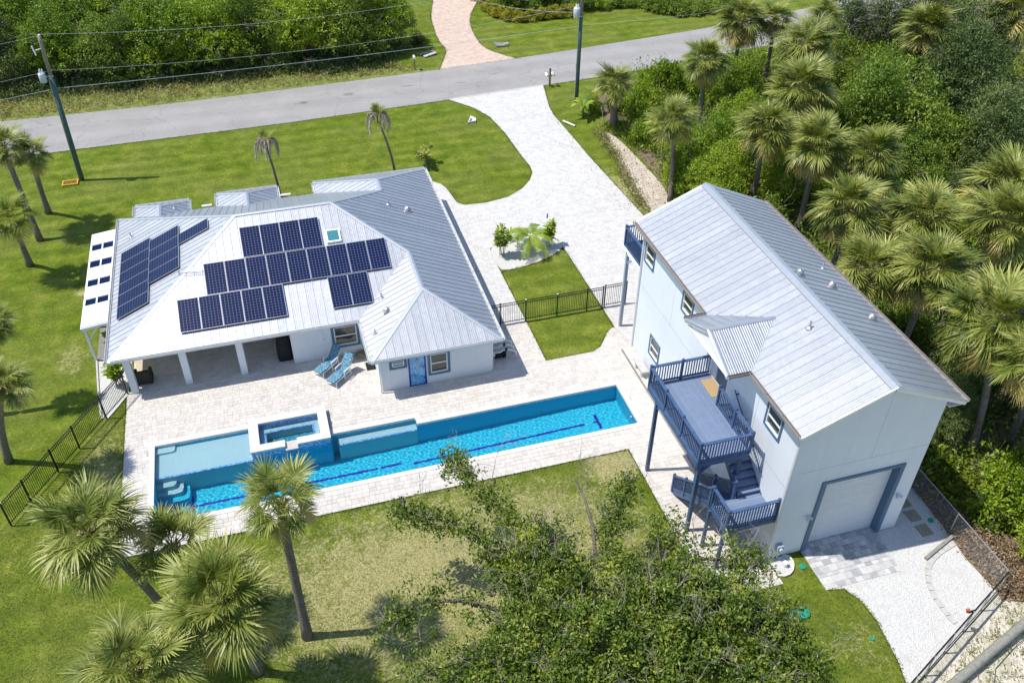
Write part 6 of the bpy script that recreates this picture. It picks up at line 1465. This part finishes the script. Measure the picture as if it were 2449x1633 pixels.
def rosette_plant(x, y, h, ns, label, seed, mat='leaf_bright', name='broadleaf_plant', spread=.25):
    g = random.Random(seed); t = thing(name, label, 'plant', (x, y, 0))
    for i in range(ns):
        bx, by = x+g.uniform(-spread, spread)*.5, y+g.uniform(-spread, spread)*.5; hh = h*g.uniform(.6, 1.0); tx, ty = bx+g.uniform(-spread, spread), by+g.uniform(-spread, spread)
        part('stem', MB().tube([(bx, by, 0), ((bx+tx)/2, (by+ty)/2, hh*.55), (tx, ty, hh)], [.018, .014, .01], 5), 'twig', t); tone_all(t.children[-1], .4)
        mb = MB(); tn = []
        for k in range(26):
            a = k*2.4; f = g.uniform(.35, 1.0); p = Vector((bx+(tx-bx)*f, by+(ty-by)*f, hh*f)); L = g.uniform(.28, .46)*(1.2-.3*f)
            d = Vector((math.cos(a), math.sin(a), g.uniform(.1, 1.0))).normalized(); r = d.cross(Vector((0, 0, 1))).normalized()*L*.22; m_ = p+d*L*.5+Vector((0, 0, .02)); n = len(mb.v)
            mb.v += [tuple(p), tuple(m_+r), tuple(p+d*L-Vector((0, 0, .05))), tuple(m_-r)]; mb.f += [(n, n+1, n+2), (n, n+2, n+3)]; tn += [g.uniform(.35, .95)]*2
        o = part('leaves', mb, mat, t); tone_mesh(o.data, tn)
rosette_plant(12.98, 44.85, 2.2, 8, 'leafy upright plant at the left of the white gravel bed', 81, spread=.42); rosette_plant(16.15, 45.0, 1.9, 7, 'leafy upright plant at the right of the white gravel bed', 82, spread=.3)
rosette_plant(-9.25, 38.5, 1.7, 7, 'leafy potted shrub at the patio corner behind the black fence', 83, spread=.45); rosette_plant(-9.6, 41.2, 1.9, 5, 'leafy plant growing under the lean-to at the left wall', 84, spread=.3); rosette_plant(-9.55, 43.2, 2.0, 3, 'leafy plant deeper under the lean-to at the left wall', 85, spread=.25); rosette_plant(10.9, 58.0, 1.5, 9, 'yellow green shrub on the lawn behind the rear corner of the house roof', 86, 'frond_lime', spread=.8)
def banana(x, y, label):
    t = thing('banana_plant', label, 'plant', (x, y, 0)); g = random.Random(9)
    for i in range(8):
        a = i*2.4; L = g.uniform(1.1, 1.7); mb = MB(); k = 7; n = 0
        for j in range(k+1):
            s = j/k; r_ = L*(s*.85); z = .7+.95*math.sin(s*2.3)*.8-.25*s; w_ = .2*math.sin(PI*min(1, .1+s*.9))+.01
            p = Vector((x+math.cos(a)*r_, y+math.sin(a)*r_, z)); q = Vector((-math.sin(a), math.cos(a), 0))*w_; mb.v += [tuple(p+q+Vector((0, 0, -.04))), tuple(p), tuple(p-q+Vector((0, 0, -.04)))]
        for j in range(k): b = 3*j; mb.f += [(b, b+1, b+4, b+3), (b+1, b+2, b+5, b+4)]
        o = part('leaf', mb, 'leaf_bright', t); tone_all(o, g.uniform(.3, .8))
    part('stem', MB().tube([(x, y, 0), (x, y, .9)], [.1, .06], 8), 'leaf_mid', t); tone_all(t.children[-1], .6)
banana(24.75, 62.3, 'small banana plant at the foot of the right utility pole')
for x, y, lab in ((15.3, 81.2, 'ornamental grass clump left of the pink driveway, farther one'), (13.0, 80.4, 'ornamental grass clump left of the pink driveway, in the shade')):
    g = np.random.default_rng(int(x*10)); n = 500; cen = np.stack([x+g.normal(size=n)*.12, y+g.normal(size=n)*.12, g.uniform(0, .1, n)], 1); dr = g.normal(size=(n, 3))*.45+np.array([0, 0, 1])
    t = thing('grass_clump', lab, 'plant', (0, 0, 0)); o = link('blades', leaf_mesh('blades', cen, dr, g.uniform(.6, 1.0, n), g.uniform(.3, 1, n), 'leaf_weed', .04, rng=g), t)

# ---- the tangled tree in the foreground
tt = thing('tangled_tree', 'sprawling half bare tree with dark glossy leaves filling the lower foreground', 'tree', (8.2, 15.8, 0), None)
g = np.random.default_rng(77)
ROOT = (8.2, 15.8, 0)
limbs = [[(8, 16.6, 2.0), (7.3, 19.6, 4.0), (6.3, 22.0, 4.1), (5.1, 24.8, 4.2)], [(7.6, 16.6, 2.2), (5.7, 19.6, 3.9), (4.8, 21.6, 4.0), (2.7, 22.9, 4.0)], [(8.6, 16.8, 2.2), (9.7, 18.9, 3.8), (10.6, 20.6, 3.8), (11.6, 21.9, 3.8)], [(9, 16.2, 2.2), (12.2, 18.2, 3.6), (14.2, 17.4, 3.7), (15.0, 17.2, 3.4)], [(9, 15.6, 2.2), (12, 15.4, 3.6), (14.4, 15.0, 3.8)], [(7.6, 16, 2.2), (5, 18.0, 3.8), (3, 18.8, 3.9), (1.4, 18.3, 3.7)], [(7.5, 15.4, 2.2), (4.5, 16.4, 3.6), (2.0, 16.2, 3.7)], [(8, 15, 2.3), (7, 13.6, 4.2), (6.6, 12.4, 4.2)], [(8.6, 15, 2.3), (12, 13.2, 3.9), (13.8, 12.4, 3.9)], [(8.4, 16.6, 2.2), (9.4, 19.6, 3.9), (9.7, 21.6, 4.0), (9.5, 22.3, 4.4)], [(8.2, 17, 2.2), (7.0, 18.5, 4), (8.0, 20.0, 4.2)], [(9.4, 16, 2.4), (11.0, 17.4, 3.8), (12.6, 19.6, 3.6)]]
part('trunk', MB().tube([(8.2, 15.8, 0), (8.15, 16, 1.0), (8.2, 16.2, 2.3)], [.28, .22, .19], 10), 'bark', tt, True)
lb = MB()
for L in limbs: 
    s = smooth_line(L, 2); lb.tube([(8.2, 16.1, 1.8)]+s, [.11]+[.10-.075*i/len(s) for i in range(len(s))], 6)
part('limbs', lb, 'bark', tt, True)
CC = []; 
def along(L, n, r, f0=.35):
    s = smooth_line(L, 2); m = len(s)
    for i in range(n):
        f = g.uniform(f0, 1.02)*(m-1); j = min(m-2, int(f)); p = np.array(s[j])*(1-(f-j))+np.array(s[j+1])*(f-j)
        CC.append(p+g.normal(size=3)*np.array([r, r, r*.7]))
along(limbs[0], 240, .30); along(limbs[1], 210, .30); along(limbs[2], 180, .32); along(limbs[3], 150, .45); along(limbs[4], 190, .6); along(limbs[5], 110, .36); along(limbs[6], 150, .5); along(limbs[7], 240, .75); along(limbs[8], 250, .75); along(limbs[10], 130, .5); along(limbs[11], 110, .4, .3)
lump = [(6.2, 19.2, 4.1, .9), (7.6, 18.0, 4.4, 1.2), (9.6, 17.3, 4.3, 1.3), (11.6, 16.2, 4.2, 1.3), (6.0, 16.6, 4.2, 1.3), (4.4, 15.2, 4.0, 1.2), (8.0, 15.2, 4.8, 1.5), (10.4, 14.2, 4.6, 1.4), (12.8, 14.6, 4.1, 1.2), (6.2, 13.6, 4.6, 1.3), (3.6, 13.4, 4.2, 1.1), (13.2, 16.0, 3.8, 1.0), (9.0, 12.4, 4.6, 1.3), (12.0, 11.9, 4.3, 1.1), (14.4, 13.2, 3.8, .9), (5.2, 12.0, 4.4, 1.0), (7.2, 20.0, 4.2, .7), (10.2, 15.9, 4.9, 1.0)]
for (x, y, z, r) in lump:
    n = int(20*r*r)+4
    d = g.normal(size=(n, 3)); d[:, 2] = np.abs(d[:, 2])*.8-.15; d /= np.linalg.norm(d, axis=1, keepdims=True)
    for v in d:
        c0 = np.array([x, y, z-.4])+v*r*np.array([1, 1, .75])*g.uniform(.6, 1.05); k = int(g.integers(7, 15)); rr = g.uniform(.12, .24)
        for q in range(k): CC.append(c0+g.normal(size=3)*np.array([rr, rr, rr*.6]))
CC = np.array(CC); per = 13; m = len(CC)
cen = np.repeat(CC, per, 0)+g.normal(size=(m*per, 3))*.12
dr = g.normal(size=(m*per, 3))*.7+np.array([0, 0, .45]); cl_ = np.sin(CC[:, 0]*2.9+1.3*np.sin(CC[:, 1]*2.3))*np.sin(CC[:, 1]*3.1+CC[:, 2]*2)
tn = np.clip(.45+np.repeat(.2*cl_+g.uniform(-.2, .2, m), per)+g.uniform(-.2, .2, m*per), 0, 1)
# a few yellow green young shoots
for (x, y, r) in ((6.9, 20.4, .5), (8.9, 17.6, .55), (8.3, 18.3, .4), (13.4, 16.0, .4)):
    q = np.hypot(cen[:, 0]-x, cen[:, 1]-y) < r; tn[q] = np.clip(tn[q]+.45, 0, 1)
o = link('crown', leaf_mesh('crown', cen-np.array(ROOT), dr, g.uniform(.10, .20, m*per), tn, 'leaf_grape', .5, rng=g), tt)
tb = MB()
for L in limbs:
    s = smooth_line(L, 1)
    for i in range(7):
        p = Vector(s[int(g.integers(2, len(s)))]); d = Vector((g.normal()*.8, g.normal()*.8, .7)); twig_net(tb, p, d, g.uniform(.6, 1.1), .012, 2, g)
for (x, y, z, r) in lump:
    for i in range(10):
        a = g.uniform(0, 2*PI); twig_net(tb, (x+math.cos(a)*r*.7, y+math.sin(a)*r*.7, z+.1), (math.cos(a), math.sin(a), .8), g.uniform(.5, 1.0), .011, 2, g)
for p, d, L in (((5.3, 24.3, 4.2), (.1, 1, .7), 1.4), ((6.4, 23.4, 4.2), (.6, .6, .9), 1.5), ((5.5, 23.9, 4.2), (.9, .3, .9), 1.4), ((9.6, 22.0, 4.2), (.1, .5, 1), 1.8), ((9.6, 21.4, 4.2), (-.2, .6, 1), 1.5), ((11.6, 21.8, 3.9), (.2, .6, 1), 1.0), ((3.4, 22.8, 4.1), (.0, .6, .8), 1.3), ((14.6, 17.6, 3.7), (.3, .2, 1), 1.3), ((14.0, 17.8, 3.7), (-.1, .5, 1), 1.3), ((13.0, 18.6, 3.7), (.2, .8, 1), 1.2), ((1.8, 18.3, 3.8), (-.8, .0, .3), 1.4), ((2.4, 17.3, 3.8), (-.8, -.2, .4), 1.3), ((2.2, 15.9, 3.8), (-.9, .1, .4), 1.3), ((4.4, 21.9, 4.1), (-.5, -.7, .4), 1.3)):
    twig_net(tb, p, d, L*.9, .018, 3, g)
o = part('bare_twigs', tb, 'twig', tt, kind='stuff'); o.data.attributes.new('tone', 'FLOAT', 'FACE').data.foreach_set('value', list(g.uniform(.2, .95, len(o.data.polygons)).astype(float)))

# ---- real blades: ragged lawn edges and grain in the nearer lawns
def blades(name, pts, leaf, seed, tone=None, flat=.55):
    g = np.random.default_rng(seed); n = len(pts); P = np.array(pts); cen = np.concatenate([P, np.full((n, 1), -.04)], 1)
    dr = g.normal(size=(n, 3))*np.array([1, 1, .2])+np.array([0, 0, flat]); f = np.sin(P[:, 0]*.9+1.3*np.sin(P[:, 1]*.7))*np.sin(P[:, 1]*1.1+.8*np.sin(P[:, 0]*.5))
    nz = .5+.28*np.sin(P[:, 0]*2.1+1.7*np.sin(P[:, 1]*1.9))+.28*np.sin(P[:, 1]*2.7+1.4*np.sin(P[:, 0]*1.3+2))
    dry = 1.1*np.clip(nz, 0, 1)*np.maximum(0, 1-((P[:, 0]-4.5)/11.5)**2-((P[:, 1]-22.6)/5.6)**2)+.8*np.maximum(0, 1-((P[:, 0]+9.8)/1.6)**2-((P[:, 1]-31)/6)**2)
    to = np.clip(.42+.18*f+g.uniform(-.3, .3, n)+1.0*dry*g.uniform(.3, 1, n), 0, 1)
    o = link(name, leaf_mesh(name, cen, dr, g.uniform(.6, 1.4, n)*leaf, to, 'lawn_blade', .22, rng=g)); o['kind'] = 'stuff'; return o
def edge_pts(line, per_m, off, seed):
    g = np.random.default_rng(seed); out = []
    for a, b in zip(line[:-1], line[1:]):
        L = math.hypot(b[0]-a[0], b[1]-a[1]); nx_, ny_ = -(b[1]-a[1])/max(L, 1e-6), (b[0]-a[0])/max(L, 1e-6)
        for i in range(int(L*per_m)):
            f = g.random(); o = off+abs(g.normal())*.05*np.sign(off) if off else g.normal()*.03; out.append((a[0]+(b[0]-a[0])*f+nx_*o, a[1]+(b[1]-a[1])*f+ny_*o))
    return out
E_ = []
E_ += edge_pts(drive_poly[28:]+[drive_poly[0]], 90, 0, 1)+edge_pts(drive_poly[1:6], 90, 0, 2)+edge_pts([(-8.87, 27.13), (14.22, 27.13), (14.22, 19.0)], 130, 0, 3)+edge_pts([(-8.89, 27.1), (-8.89, 37.6)], 120, 0, 4)
patch = [(12.45, 34.43), (12.44, 43.07), (12.81, 43.2), (14.27, 43.37), (15.07, 43.51), (15.91, 43.95), (16.97, 44.66), (17.05, 44.1), (17.08, 36.15), (16.71, 36.0), (16.02, 35.21), (15.56, 34.7), (15.17, 34.45), (12.45, 34.43)]
E_ += edge_pts(patch, 110, 0, 5)+edge_pts(rn, 60, 0, 6)+edge_pts(gr[:8], 120, 0, 7)+edge_pts(red_l, 60, 0, 8)+edge_pts(red_r, 60, 0, 9)+edge_pts(rf[:60], 50, 0, 10)
blades('lawn_edge_grass', E_, .085, 61)
gg = np.random.default_rng(62); near_poly = [(-14, 13), (-15, 31), (-13.3, 30.5), (-9, 37.4), (-8.95, 27.05), (14.15, 27.05), (14.15, 19), (17.2, 18.2), (18.9, 17.4), (19.7, 17.2), (20.0, 15.5), (19.6, 13.0), (18.5, 12.0), (12, 9), (0, 11)]
B_ = []
while len(B_) < 130000:
    q = gg.uniform((-15, 9), (20, 37.5), (60000, 2)); B_ += [tuple(p) for p in q if inside(p, near_poly)]
blades('lawn_grass', B_, .06, 63, flat=.35)
